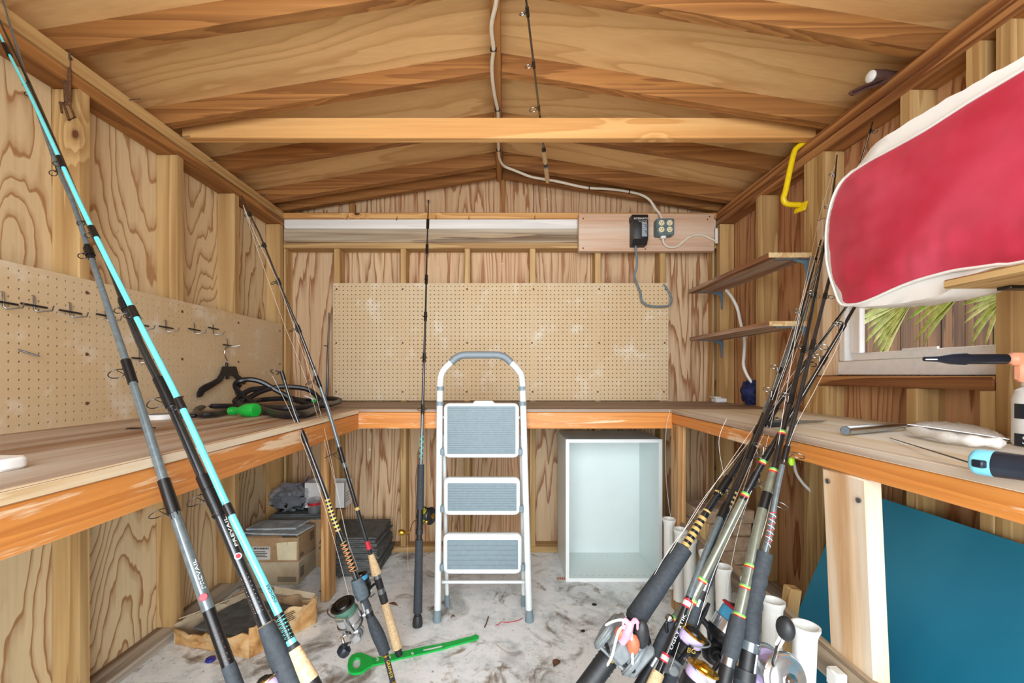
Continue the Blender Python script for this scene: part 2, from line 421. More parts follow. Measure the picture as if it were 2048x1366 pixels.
nb = NB('slate'); v = nb.coords(); f1 = nb.noise(v, 20, 4, .65); nb.base(nb.ramp(f1, [(.35, srgb((74, 76, 76))), (.65, srgb((104, 106, 104)))])); nb.rough(.7)
nb = NB('slate_scrap'); v = nb.coords(); f1 = nb.noise(v, 16, 4, .65); nb.base(nb.ramp(f1, [(.35, srgb((150, 158, 162))), (.65, srgb((198, 204, 206)))])); nb.rough(.8)
nb = NB('paver'); v = nb.coords(); f1 = nb.noise(v, 14, 5, .7); nb.base(nb.ramp(f1, [(.3, srgb((160, 132, 104))), (.65, srgb((206, 178, 148)))])); nb.rough(.9); nb.bump(f1, .5, .006)
nb = NB('teal_paint'); v = nb.coords(rnd=False); f1 = nb.noise(v, 2.2, 3, .5)
nb.base(nb.ramp(f1, [(.35, srgb((8, 116, 150))), (.7, srgb((44, 138, 168)))])); nb.rough(.42)
nb = NB('red_vinyl'); v = nb.coords(rnd=False); f1 = nb.noise(v, 5, 3, .55); f2 = nb.noise(v, 120, 3, .7)
nb.base(nb.ramp(f1, [(.35, srgb((184, 38, 64))), (.7, srgb((204, 72, 96)))])); nb.rough(.45); nb.bump(f2, .12, .001)
plain('white_vinyl', (236, 234, 230), .5, var=.03, scale=8)
plain('white_paint', (226, 232, 232), .3, var=.02, scale=6)
plain('melamine', (226, 236, 234), .35, var=.02, scale=4)
plain('melamine_edge', (240, 244, 242), .35, var=.01, scale=4)
plain('ladder_grey', (124, 142, 150), .5, var=.05, scale=60)
plain('ladder_grip', (126, 138, 146), .45, var=.04, scale=60)
plain('pvc', (232, 232, 226), .35, var=.04, scale=10)
plain('black_rubber', (38, 40, 42), .5, var=.2, scale=60)
plain('black_cable', (26, 27, 30), .35, var=.2, scale=40)
plain('black_plastic', (28, 28, 30), .5, var=.2, scale=40)
plain('eva', (52, 58, 64), .75, var=.15, scale=120, bump=.3)
plain('eva_grey', (84, 96, 104), .75, var=.15, scale=120, bump=.3)
plain('blank_black', (26, 30, 34), .13, var=.15, scale=50)
plain('blank_grey', (88, 98, 102), .13, var=.12, scale=70)
plain('blank_olive', (104, 106, 92), .13, var=.1, scale=50)
plain('blank_teal', (100, 214, 222), .13, var=.03, scale=30)
plain('thread_black', (18, 18, 20), .3, var=.1)
plain('thread_orange', (206, 120, 76), .45, var=.2, scale=200)
plain('thread_white', (222, 214, 206), .45, var=.1, scale=200)
plain('thread_teal', (96, 206, 196), .4, var=.1)
plain('thread_gold', (196, 164, 98), .35, var=.2, scale=300)
plain('thread_red', (196, 40, 56), .4, var=.1)
plain('thread_yellow', (206, 196, 84), .4, var=.15)
plain('thread_green', (92, 168, 92), .4, var=.15)
plain('chrome', (196, 198, 200), .18, 1.0, var=.02)
plain('steel', (150, 152, 154), .32, 1.0, var=.06)
plain('dark_steel', (74, 74, 76), .35, 1.0, var=.1)
plain('rust', (110, 78, 54), .7, .4, var=.3, scale=120)
plain('gold', (214, 170, 62), .25, 1.0, var=.05)
plain('reel_silver', (206, 210, 214), .22, .85, var=.03)
plain('reel_grey', (128, 134, 136), .5, .1, var=.12, scale=60)
plain('reel_black', (30, 32, 34), .3, .2, var=.2)
plain('line_green', (74, 116, 98), .5, var=.2, scale=300)
plain('line_blue', (76, 168, 214), .5, var=.1, scale=300)
plain('line_lilac', (196, 180, 220), .5, var=.08, scale=300)
plain('line_yellow', (216, 208, 60), .5, var=.08, scale=300)
plain('fish_line', (214, 206, 196), .4, var=.02)
plain('green_plastic', (22, 184, 76), .3, var=.05)
plain('green_plug', (26, 176, 62), .4, var=.06)
plain('cream_cable', (226, 218, 200), .5, var=.04)
plain('grey_cable', (110, 124, 134), .5, var=.06)
plain('box_metal', (104, 122, 126), .5, .2, var=.15, scale=60)
plain('ivory', (236, 226, 186), .4, var=.02)
plain('yellow_vinyl', (238, 208, 20), .35, var=.05)
plain('bracket_blue', (112, 138, 156), .45, .2, var=.05)
plain('bracket_white', (222, 226, 224), .45, var=.04)
plain('blue_cloth', (30, 38, 84), .8, var=.3, scale=30, bump=.4)
plain('white_plastic', (238, 238, 236), .4, var=.02)
plain('paper', (226, 214, 178), .8, var=.05, scale=20)
plain('paper_white', (206, 204, 196), .8, var=.05, scale=20)
plain('ink', (44, 40, 40), .8, var=.1)
plain('ink_white', (228, 230, 228), .5, var=.02)
plain('ink_gold', (214, 180, 70), .4, .3, var=.05)
plain('pink', (236, 150, 172), .5, var=.1)
plain('coral', (206, 108, 76), .5, var=.12, scale=80)
plain('peach', (248, 172, 136), .45, var=.05)
plain('navy_plastic', (24, 32, 44), .35, var=.15)
plain('sky_blue', (124, 206, 232), .4, var=.05)
plain('brown_leather', (88, 60, 54), .6, var=.15, scale=50)
plain('lime', (164, 214, 40), .35, var=.08)
plain('red_plastic', (190, 34, 44), .4, var=.08)
plain('dry_leaf', (112, 76, 52), .8, var=.3, scale=60)
plain('blue_cap', (34, 38, 128), .4, var=.1)
plain('window_frame', (252, 253, 254), .4, var=.02)
plain('window_grey', (250, 253, 255), .55, var=.06, scale=30)
plain('mesh_white', (240, 240, 236), .8, var=.06, scale=200, bump=.5)
plain('staple_metal', (214, 214, 212), .35, .6, var=.03)
plain('frond', (172, 196, 78), .5, var=.2, scale=12)
plain('frond_pale', (204, 218, 124), .5, var=.15, scale=12)
plain('yard', (176, 166, 150), .9, var=.15, scale=3)
for k_ in ('blank_black', 'blank_grey', 'blank_olive', 'blank_teal'):
    b_ = MT[k_].node_tree.nodes['Principled BSDF']; b_.inputs['Coat Weight'].default_value = .8; b_.inputs['Coat Roughness'].default_value = .06
MT['frond'].node_tree.nodes['Principled BSDF'].inputs['Subsurface Weight'].default_value = 0
def clear(name, tint, alpha, rough=.05):
    nb = NB(name); nb.base(srgb(tint)); nb.rough(rough)
    tr = nb.n('BsdfTransparent'); mx = nb.n('MixShader'); mx.inputs[0].default_value = alpha
    nb.l(tr, 0, mx, 1); nb.l(nb.b, 0, mx, 2); nb.l(mx, 0, nb.out, 0)
clear('glass', (12, 14, 14), .06); clear('bag_film', (170, 176, 186), .38, .12); clear('jar_clear', (180, 186, 190), .35, .08)
# ------------------------------------------------------------------ the shed itself
XL, XLS = -1.455, -1.366          # left sheathing, left stud faces
XR, XRS = 1.393, 1.304
YB, YBS = 2.720, 2.630
Y0 = -0.15                        # open doorway behind the camera
ZP0, ZP1, ZP2 = 2.012, 2.051, 2.096
def S(name, mb, mat, parent=None, label=None, cat=None):
    return build(name, mb, mat, parent, label, cat, kind='structure' if parent is None else None)
floor = S('floor', MB().bb(-1.62, 1.62, Y0 - .25, 2.85, -.12, 0), 'concrete', None, 'grey stained concrete slab floor of the shed', 'floor')
ground = S('ground', MB().bb(-14, 14, -14, 14, -.3, -.125), 'yard', None, 'pale bare yard ground outside the shed', 'ground')

def lumber(parent, name, x0, x1, y0, y1, z0, z1, mat, ch=.003):
    return build(name, MB().bb(x0, x1, y0, y1, z0, z1, None, ch), mat, parent)
def staples(parent, pts, nrm):
    mb = MB(); n = Vector(nrm)
    for p in pts:
        t = Vector((random.uniform(-1, 1), random.uniform(-1, 1), random.uniform(-1.6, 1.6))); t = (t - n * t.dot(n)).normalized()
        mb.tube([Vector(p) - t * .008 + n * .001, Vector(p) - t * .007 + n * .004, Vector(p) + t * .007 + n * .004, Vector(p) + t * .008 + n * .001], .0009, 5)
    o = build('staples', mb, 'staple_metal', parent); o['kind'] = 'stuff'
def nail(parent, p, d, ln=.05, r=.0016):
    p = Vector(p); d = Vector(d).normalized()
    mb = MB().tube([p - d * .01, p + d * ln], r, 6); mb.lathe(p + d * ln, d, [(r * 2.2, 0), (r * 2.2, .0012)], 8)
    build('nail', mb, 'steel', parent)

# left wall
wl = thing('wall_left', 'left shed wall of knotty plywood between upright studs', 'wall', (XL, 1.3, 0), kind='structure')
build('plywood_panel', MB().bb(XL - .012, XL, Y0, 1.385, 0, 2.2), 'ply_left', wl)
build('plywood_panel', MB().bb(XL - .012, XL, 1.387, 2.2, 0, 2.2), 'ply_left', wl)
build('plywood_panel', MB().bb(XL - .012, XL, 2.202, YB + .012, 0, 2.2), 'ply_left', wl)
for y in (2.597, 2.160, 1.781, 1.371, .962, .552, .14):
    lumber(wl, 'stud', XL, XLS, y, y + .038, .038, ZP0, 'stud_z')
lumber(wl, 'bottom_plate', XL, XLS, Y0, YB, 0, .038, 'weathered_y')
lumber(wl, 'top_plate', XL, XLS, Y0, YB, ZP0, ZP1 - .001, 'rafter_y')
lumber(wl, 'top_plate', XL, XLS + .008, Y0, 2.665, ZP1, ZP2, 'stud_y')
staples(wl, [(XL, random.uniform(.9, 2.55), random.uniform(.1, 1.95)) for _ in range(22)], (1, 0, 0))
for u, v in ((258, 200), (360, 272), (418, 322), (475, 354), (520, 384)):
    s = (U0 - u) / (-XLS - .008); p = P(u, v, s); nail(wl, (XLS + .008, p.y, min(2.09, p.z)), (1, .25, random.uniform(-.1, .3)), .034)

# right wall, with the window opening
WY0, WY1, WZ0, WZ1 = 1.14, 1.752, 1.092, 1.66
wr = thing('wall_right', 'right shed wall of reddish plywood with studs and window', 'wall', (XR, 1.3, 0), kind='structure')
build('plywood_panel', MB().bb(XR, XR + .012, WY1, 2.3, 0, 2.2), 'ply_right', wr)
build('plywood_panel', MB().bb(XR, XR + .012, 2.302, YB + .012, 0, 2.2), 'ply_right', wr)
build('plywood_panel', MB().bb(XR, XR + .012, WY0, WY1, 0, WZ0), 'ply_right', wr)
build('plywood_panel', MB().bb(XR, XR + .012, WY0, WY1, WZ1, 2.2), 'ply_right', wr)
build('plywood_panel', MB().bb(XR, XR + .012, Y0, WY0, 0, 2.2), 'ply_right', wr)
for y0, y1 in ((2.597, 2.64), (2.180, 2.224), (1.790, 1.828), (1.829, 1.867), (1.100, 1.138), (.7, .738), (.3, .338)):
    lumber(wr, 'stud', XRS, XR, y0, y1, .038, ZP0, 'stud_z')
lumber(wr, 'stud', XRS, XR, 1.353, 1.391, .038, 1.050, 'stud_z')
lumber(wr, 'stud', XRS, XR, 1.139, 1.177, .038, 1.050, 'stud_z')
lumber(wr, 'stud', XRS, XR, 1.753, 1.789, .038, 1.049, 'stud_z')
lumber(wr, 'stud', XRS, XR, 1.753, 1.789, 1.090, 1.735, 'pale_post')
lumber(wr, 'stud', XRS, XR, 1.753, 1.789, 1.737, ZP0, 'stud_z')
lumber(wr, 'stud', XRS, XR, 1.375, 1.413, 1.735, ZP0, 'stud_z')
lumber(wr, 'stud', XRS, XR, 1.172, 1.212, 1.735, ZP0, 'stud_z')
lumber(wr, 'header', XRS, XR, 1.139, 1.752, 1.661, 1.734, 'stud_y')
lumber(wr, 'rough_sill', XRS - .003, XR, 1.139, 1.789, 1.051, 1.089, 'plate_right')
lumber(wr, 'bottom_plate', XRS, XR, Y0, YB, 0, .038, 'weathered_y')
lumber(wr, 'top_plate', XRS, XR, Y0, YB, ZP0, ZP1 - .001, 'plate_right')
lumber(wr, 'top_plate', XRS - .006, XR, Y0, 2.665, ZP1, ZP2, 'plate_right')
staples(wr, [(XR, random.uniform(1.8, 2.55), random.uniform(.3, 1.95)) for _ in range(16)], (-1, 0, 0))
for y, z in ((2.615, 1.97), (2.2, 1.95), (1.385, 1.975), (1.40, 1.972)):
    nail(wr, (XRS + .05, y, z), (-.1, -1, 0), .002, .004)

# back wall with its stacked header boards
wb = thing('wall_back', 'back shed wall of streaked plywood with stud framing', 'wall', (0, YB, 0), kind='structure')
def gable(x0, x1):
    zr = lambda x: 2.40 - .16 * abs(x + .034)
    xs = sorted({x0, x1, *([-.034] if x0 < -.034 < x1 else [])})
    poly = [(x0, 0), (x1, 0)] + [(x, zr(x)) for x in xs[::-1]]
    return MB().prism(poly, (0, YB + .012, 0), (1, 0, 0), (0, 0, 1), .012)
for a, b in ((-1.467, -.835), (-.834, .19), (.191, 1.405)):
    build('plywood_panel', gable(a, b), 'ply_back', wb)
for xc in (-1.035, -.626, -.232, .17, .572, .972):
    lumber(wb, 'stud', xc - .018, xc + .018, YBS, YB, .038, 1.872, 'stud_z')
lumber(wb, 'corner_stud', XLS, XLS + .016, YBS + .005, YB, .038, 2.0, 'stud_z')
lumber(wb, 'corner_stud', XRS - .012, XRS, YBS + .03, YB, .038, 2.0, 'stud_z')
lumber(wb, 'bottom_plate', XLS, XRS, YBS, YB, 0, .038, 'stud_x')
lumber(wb, 'header_board', XLS + .001, XRS - .001, YBS, YB, 1.872, 1.907, 'stud_x')
lumber(wb, 'header_board', XLS + .001, XRS - .001, YBS + .004, YB, 1.908, 1.995, 'weathered_x')
lumber(wb, 'header_board', XLS + .001, XRS - .001, YBS + .010, YB, 1.996, 2.056, 'whitewash')
lumber(wb, 'header_board', XLS + .001, XRS - .001, YBS - .004, YB, 2.057, 2.092, 'tie')
for x0, x1 in ((-.98, -.945), (-.03, .0)):
    lumber(wb, 'gable_stud', x0, x1, YB - .03, YB, 2.093, 2.33 - .16 * abs((x0 + x1) / 2), 'rafter_z')
staples(wb, [(x, YB, z) for x, z in [(-.86, 2.17), (-.24, 2.23), (-.1, 2.26), (-.08, 2.2), (.06, 2.25), (.26, 2.21), (.29, 2.2), (.42, 2.17), (-1.3, 1.86), (-1.27, 1.68), (-.42, 1.8), (-.02, 1.8), (.07, 1.8), (.38, 1.8), (.66, 1.8), (1.2, 1.7), (-.95, .7), (-.86, .62), (-.4, .5), (1.16, 1.75), (1.1, 1.4)]], (0, -1, 0))
for u, v in ((697, 440), (795, 442), (872, 440), (938, 441), (1070, 440)):
    p = P(u, v - 8, 325); nail(wb, (p.x, YBS - .004, p.z), (random.uniform(-.3, .3), -.5, -.75), .03)

# front wall either side of the open doorway, behind the camera
wf = thing('wall_front', 'front shed wall either side of the open doorway', 'wall', (0, Y0, 0), kind='structure')
for a, b in ((XL, -.86), (.90, XR)):
    build('plywood_panel', MB().bb(a, b, Y0 - .1, Y0 - .088, 0, 2.1), 'ply_back', wf)
    for x in (a, b - .038): lumber(wf, 'stud', x, x + .038, Y0 - .087, Y0, .038, 2.01, 'stud_z')
lumber(wf, 'top_plate', XL, XR, Y0 - .087, Y0, 2.012, 2.092, 'stud_x')

# roof: decking, rafters, ridge board, collar tie
XK = -.034; ZR = 2.3185; SL = .16; RH = .075
ceil = thing('ceiling', 'pitched roof underside of plywood decking on rafters', 'ceiling', (0, 1.3, ZR), kind='structure')
def slope_board(side, y0, y1, h0, h1, mat, name, x_out=1.62, x_in=.019):
    xa, xb = XK + side * x_in, XK + side * (x_out)
    za, zb = ZR - SL * abs(xa - XK), ZR - SL * abs(xb - XK)
    poly = [(xa, za + h0), (xb, zb + h0), (xb, zb + h1), (xa, za + h1)]
    if side < 0: poly = poly[::-1]
    return build(name, MB().prism(poly, (0, y1, 0), (1, 0, 0), (0, 0, 1), y1 - y0, None, .003 if name == 'rafter' else 0), mat, ceil)
for side in (-1, 1):
    for a, b in ((Y0 - .1, .905), (.907, 2.125), (2.127, 2.85)):
        slope_board(side, a, b, RH, RH + .016, 'ply_roof', 'roof_panel', 1.7, 0)
    for y in (2.632, 2.48, 2.108, 1.722, 1.33, .93, .53, .13):
        slope_board(side, y, y + (.038 if y != 2.48 else .044), 0, RH - .0005, 'rafter_x', 'rafter')
lumber(ceil, 'ridge_board', XK - .018, XK + .018, Y0, 2.715, ZR, ZR + .073, 'rafter_y')
lumber(ceil, 'collar_tie', -1.37, 1.32, 1.811, 1.849, 2.0965, 2.184, 'tie')

# window and what is outside it
win = thing('window_1', 'small white framed window in the right wall, partly behind the cushion', 'window', (1.39, 1.45, WZ0), kind='structure')
fx0, fx1 = 1.362, 1.415
build('bottom_rail', MB().bb(fx0, fx1, WY0, WY1, WZ0, WZ0 + .056, None, .003), 'window_grey', win)
build('sash_rail', MB().bb(fx0 + .018, fx1, WY0 + .012, WY1 - .05, WZ0 + .057, WZ0 + .086, None, .002), 'window_grey', win)
build('sash_lift', MB().bb(fx0 + .012, fx0 + .02, 1.36, 1.48, WZ0 + .084, WZ0 + .092), 'window_grey', win)
build('side_jamb', MB().bb(fx0 + .006, fx1, WY1 - .03, WY1, WZ0 + .057, WZ1 - .03, None, .003), 'window_grey', win)
build('side_jamb', MB().bb(fx0 + .006, fx1, WY0, WY0 + .012, WZ0 + .057, WZ1 - .03, None, .003), 'window_frame', win)
build('sash_stile', MB().bb(fx0 + .026, fx1 - .004, WY1 - .078, WY1 - .031, WZ0 + .087, WZ1 - .06, None, .003), 'window_frame', win)
build('sash_stile', MB().bb(fx0 + .026, fx1 - .004, WY0 + .013, WY0 + .03, WZ0 + .087, WZ1 - .06, None, .003), 'window_frame', win)
build('top_rail', MB().bb(fx0, fx1, WY0, WY1, WZ1 - .03, WZ1, None, .003), 'window_frame', win)
build('sash_rail', MB().bb(fx0 + .018, fx1, WY0 + .012, WY1 - .031, WZ1 - .06, WZ1 - .031, None, .003), 'window_frame', win)
build('pane', MB().bb(fx1 - .016, fx1 - .012, WY0 + .03, WY1 - .078, WZ0 + .087, WZ1 - .06), 'glass', win)

fen = thing('garden_fence', 'brown upright board fence seen outside the window', 'fence', (2.75, 3.0, -.12))
y = -1.0
while y < 6.4:
    wd = random.uniform(.132, .142)
    build('plank', MB().bb(2.74 + random.uniform(0, .006), 2.765, y, y + wd, -.1, 1.95, None, .003), 'fence_wood', fen); y += wd + .004
build('rail', MB().bb(2.77, 2.81, -1, 6.4, .3, .38), 'fence_wood', fen); build('rail', MB().bb(2.77, 2.81, -1, 6.4, 1.5, 1.58), 'fence_wood', fen)

def leaflet_mesh(ln=1.0):
    mb = MB(); n = 6; vs = []; fs = []
    for i in range(n + 1):
        t = i / n; wd = .045 * (math.sin(math.pi * min(1, t * .8 + .2)) ** .7) * (1 - t * .15) if i < n else .001
        zz = -.25 * t * t
        vs += [(-wd, t, zz + .02 * (1 - t)), (0, t, zz - .012), (wd, t, zz + .02 * (1 - t))]
    for i in range(n):
        for k in range(2): a = i * 3 + k; fs.append((a, a + 1, a + 4, a + 3))
    return vs, fs
_lv, _lf = leaflet_mesh()
def leaflet_data(name, mat):
    me = bpy.data.meshes.new(name); me.from_pydata(_lv, [], _lf); me.materials.append(MT[mat])
    me.polygons.foreach_set('use_smooth', [True] * len(me.polygons)); return me
LEAF = [leaflet_data('leaflet', 'frond'), leaflet_data('leaflet', 'frond_pale')]
palm = thing('palm', 'green palm whose fronds hang outside the window', 'palm', (2.2, 1.75, -.12))
build('trunk', MB().tube([(2.25, .55, -.12), (2.24, .56, .9), (2.2, .6, 2.1)], [.09, .07, .06], 10), 'dry_leaf', palm)
def fan(c, aim, up, radius, spread, n, k0):
    "one fan-shaped frond: a stalk and its leaflets"
    c = Vector(c); aim = Vector(aim).normalized(); nrm = Vector(up); nrm = (nrm - aim * nrm.dot(aim)).normalized(); sd = aim.cross(nrm)
    root = Vector((2.2, .6, 2.1))
    st = build('frond', MB().tube(smoothpath([root, root.lerp(c, .5) + Vector((0, 0, .12)), c], 5), .007, 6), 'frond', palm, origin=c)
    for i in range(n):
        a = R(-spread / 2 + spread * i / (n - 1) + random.uniform(-2, 2))
        d = aim * math.cos(a) + sd * math.sin(a)
        x = d.cross(nrm).normalized(); ln = radius * random.uniform(.85, 1.05)
        o = bpy.data.objects.new('leaflet', LEAF[(i + k0) % 3 == 0]); o.parent = st
        M = Matrix((x * ln * 1.15, d * ln, nrm * ln * .7)).transposed().to_4x4(); o.matrix_local = M
        COL.objects.link(o)
fan((1.95, 2.036, 1.474), (0, .32, -.16), (-.97, -.1, .1), .42, 52, 9, 0)
fan((1.97, 1.80, 1.50), (0, .30, -.13), (-.97, .1, .1), .40, 44, 6, 1)
fan((1.99, 1.62, 1.53), (0, .22, -.20), (-.97, 0, .1), .28, 60, 5, 2)
fan((1.95, 1.655, 1.414), (0, .16, -.15), (-.97, .1, .1), .26, 84, 8, 1)
fan((2.05, 2.9, 1.75), (0, .6, -.3), (-.8, 0, .5), .5, 120, 13, 0)
fan((2.1, .9, 1.9), (0, .3, -.3), (-.8, 0, .5), .5, 120, 13, 1)
fan((2.25, 1.5, 2.0), (.1, .4, -.2), (-.5, 0, .8), .5, 140, 13, 2)

# ------------------------------------------------------------------ workbench
ZB = .932
wbn = thing('workbench', 'U-shaped worn wooden workbench with varnished front boards along three walls', 'workbench', (0, 2.0, 0))
build('bench_top', MB().bb(-1.362, -.686, -.14, 2.008, ZB - .02, ZB, 'bench_worn').bb(-.70, -.6855, -.14, 2.006, ZB - .0205, ZB + .0005, 'bench_edge', .002), None, wbn)
build('bench_top', MB().bb(-1.362, 1.30, 2.009, 2.622, ZB - .013, ZB, 'bench_back'), None, wbn)
build('bench_top', MB().bb(.781, 1.30, -.14, 2.008, ZB - .018, ZB, 'bench_pale').bb(.7805, .80, -.14, 2.006, ZB - .0185, ZB + .0005, 'bench_worn', .002), None, wbn)
lumber(wbn, 'front_board', -.726, -.688, -.14, 2.008, .837, ZB - .021, 'varnish_y')
lumber(wbn, 'front_board', -.724, .79, 2.009, 2.047, .840, ZB - .014, 'varnish_x')
lumber(wbn, 'front_board', .783, .821, -.14, 2.008, .865, ZB - .019, 'varnish_y')
lumber(wbn, 'cleat', -1.362, -1.33, -.14, 2.0, .87, ZB - .021, 'stud_y')
lumber(wbn, 'cleat', -1.3, 1.26, 2.59, 2.622, .87, ZB - .014, 'stud_x')
lumber(wbn, 'cleat', 1.27, 1.30, -.14, 2.0, .87, ZB - .019, 'stud_y')
lumber(wbn, 'leg', -.885, -.847, 2.050, 2.139, .004, .905, 'oak_post')
lumber(wbn, 'leg', .783, .821, 1.935, 2.02, 0, .864, 'oak_post')
mb = MB(); mb.box((.823, .995, .43), (.038, .128, .87), Matrix.Rotation(R(-2.6), 3, 'Y'), None, .004)
build('leg', mb, 'pale_post', wbn)
for y, z in ((.945, .815), (1.035, .835)):
    build('screw', MB().lathe((.783, y, z), (-1, 0, -.05), [(.006, 0), (.006, .004), (.002, .005)], 10), 'steel', wbn)

# ------------------------------------------------------------------ pegboards
def pegboard_mesh(nc, nr, mx, mz0, mz1, pitch=.0254, hr=.0036, t=.008, x_first=0.0, z_first=0.0):
    """nc x nr holes; the board spans mx beyond the first/last hole and mz0 below, mz1 above; local x right, z up, front at y = 0"""
    mb = MB(); vs = []; fs = []
    for j in range(nr):
        for i in range(nc):
            cx, cz = i * pitch, j * pitch
            x0 = cx - (pitch / 2 if i else mx[0]); x1 = cx + (pitch / 2 if i < nc - 1 else mx[1])
            z0 = cz - (pitch / 2 if j else mz0); z1 = cz + (pitch / 2 if j < nr - 1 else mz1)
            b = len(vs)
            sq = [(x1, cz), (x1, z1), (cx, z1), (x0, z1), (x0, cz), (x0, z0), (cx, z0), (x1, z0)]
            for q in sq: vs.append((q[0], 0, q[1]))
            for y in (0, t):
                for k in range(8):
                    a = math.pi * k / 4; vs.append((cx + hr * math.cos(a), y, cz + hr * math.sin(a)))
            for k in range(8):
                k2 = (k + 1) % 8
                fs.append((b + k, b + k2, b + 8 + k2, b + 8 + k)); fs.append((b + 8 + k, b + 8 + k2, b + 16 + k2, b + 16 + k))
    X0, X1, Z0, Z1 = -mx[0], (nc - 1) * pitch + mx[1], -mz0, (nr - 1) * pitch + mz1
    b = len(vs)
    for y in (0, t): vs += [(X0, y, Z0), (X1, y, Z0), (X1, y, Z1), (X0, y, Z1)]
    fs += [(b + i, b + (i + 1) % 4, b + 4 + (i + 1) % 4, b + 4 + i) for i in range(4)]
    mb.add(vs, fs); return mb
PB = thing('pegboard', 'wide tan pegboard on the back wall behind the step ladder', 'pegboard', (0, 2.627, .935))
m = pegboard_mesh(81, 28, (.012, .012), .014, .02)
m.v = [p + Vector((-1.042, 2.6215, .951)) for p in m.v]
b1 = build('board', m, 'pegboard', PB, smooth=False)
for x in (-1.03, -.63, -.232, .17, .572, .98):
    for z in (.99, 1.29, 1.62):
        build('screw_head', MB().lathe((x + random.uniform(-.006, .006), 2.621, z), (0, -1, 0), [(.006, 0), (.005, .002), (.001, .003)], 8), 'rust', PB)
PL = thing('pegboard', 'long tan pegboard with blotches on the left wall above the bench', 'pegboard', (-1.36, 1.5, .935))
m = pegboard_mesh(92, 18, (.012, .014), .0195, .02)
# local x -> world -y..: first hole nearest the camera
m.v = [Vector((-1.360 - p.y, .283 + p.x, .964 - .0127 + p.z)) for p in m.v]
b2 = build('board', m, 'pegboard', PL, smooth=False)
for y in (1.39, 1.80, 2.18, 2.58):
    for z in (1.0, 1.16, 1.36):
        build('screw_head', MB().lathe((-1.3595, y, z), (1, 0, 0), [(.006, 0), (.005, .002), (.001, .003)], 8), 'rust', PL)

# peg hooks on the left board: a wire L with a black cross bar
hooks = [(2, 598), (64, 605), (137, 618), (208, 626), (278, 645), (329, 650), (386, 655), (424, 658), (276, 712)]
pos = ['first', 'second', 'third', 'fourth', 'fifth', 'sixth', 'seventh', 'eighth']
for i, (u, v) in enumerate(hooks):
    s = (U0 - u) / 1.36; p = P(u, v, s); p.x = -1.36
    lab = f'small steel peg hook with black bar, {pos[i]} from the left in the top row' if i < 8 else 'small steel peg hook with black bar, alone below the row'
    t = thing('peg_hook', lab, 'hook', p, 'hooks on the left pegboard')
    sgn = -1 if i == 7 else 1
    build('wire', MB().tube([p + Vector((-.004, 0, .02)), p + Vector((.005, 0, .02)), p + Vector((.006, 0, -.02)), p + Vector((.012, .004, -.026)), p + Vector((.045, .012, -.022)), p + Vector((.05, .012, -.008))], .0022, 6), 'steel', t)
    build('bar', MB().tube([p + Vector((.007, -.034, -.008 + .012 * (sgn < 0))), p + Vector((.007, .034, -.010 + .012 * (sgn < 0)))], .003, 6), 'black_plastic', t)
p = P(35, 702, (U0 - 35) / 1.36)
t = thing('peg_hook', 'bent grey peg hook drooping low on the left pegboard', 'hook', p, 'hooks on the left pegboard')
build('wire', MB().tube(smoothpath([p + Vector((-.004, 0, .006)), p + Vector((.01, .01, -.002)), p + Vector((.03, .03, -.014))], 4), .0022, 6), 'dark_steel', t)
p = P(452, 690, (U0 - 452) / 1.36)
t = thing('peg_hook', 'steel peg hook carrying the black clothes hanger', 'hook', p, 'hooks on the left pegboard')
build('wire', MB().tube([p + Vector((-.004, 0, .03)), p + Vector((.006, 0, .03)), p + Vector((.007, 0, -.004)), p + Vector((.02, .01, -.008)), p + Vector((.05, .03, .0))], .0022, 6), 'steel', t)
build('bar', MB().tube([p + Vector((.008, -.032, .0)), p + Vector((.008, .032, -.002))], .003, 6), 'black_plastic', t)
# hanger: hangs nearly parallel to the picture plane from that hook
s = 412.0
def HP(u, v): return P(u, v, 412 + (455 - u) * .75)
hg = thing('clothes_hanger', 'black plastic clothes hanger with steel hook on the pegboard', 'hanger', HP(455, 740))
build('hook', MB().tube(smoothpath([HP(463, 692), HP(456, 693), HP(450, 698), HP(449, 706), HP(451, 715), HP(455, 722), HP(455, 735)], 5), .0022, 6), 'steel', hg)
poly = [(444, 733), (469, 733), (474, 750), (485, 758), (490, 764), (486, 769), (474, 762), (466, 752), (462, 751), (453, 752), (446, 752), (441, 762), (428, 771), (413, 780), (405, 785), (400, 793), (393, 795), (393, 786), (398, 776), (408, 769), (424, 762), (434, 756), (440, 746)]
def pxpoly(pl, s):
    q = [P(u, v, s) for u, v in pl]; return [(p.x, p.z) for p in q], F / s
e1 = (HP(490, 764) - HP(393, 764)); e1 = Vector((e1.x, e1.y, 0)).normalized(); o1 = HP(455, 750)
pl = []
for u, v in poly:
    q_ = HP(u, v) - o1; pl.append((q_.dot(e1), q_.z))
build('frame', MB().prism(pl[::-1], o1, e1, (0, 0, 1), .009, None), 'black_plastic', hg)
build('collar', MB().lathe(HP(455, 733) + Vector((0, -.005, 0)), (0, 0, 1), [(.007, -.004), (.006, .018), (.003, .02)], 10), 'black_plastic', hg)
build('clip', MB().box(HP(456, 755) + Vector((0, -.005, 0)), (.014, .008, .016), None, None, .002), 'black_plastic', hg)

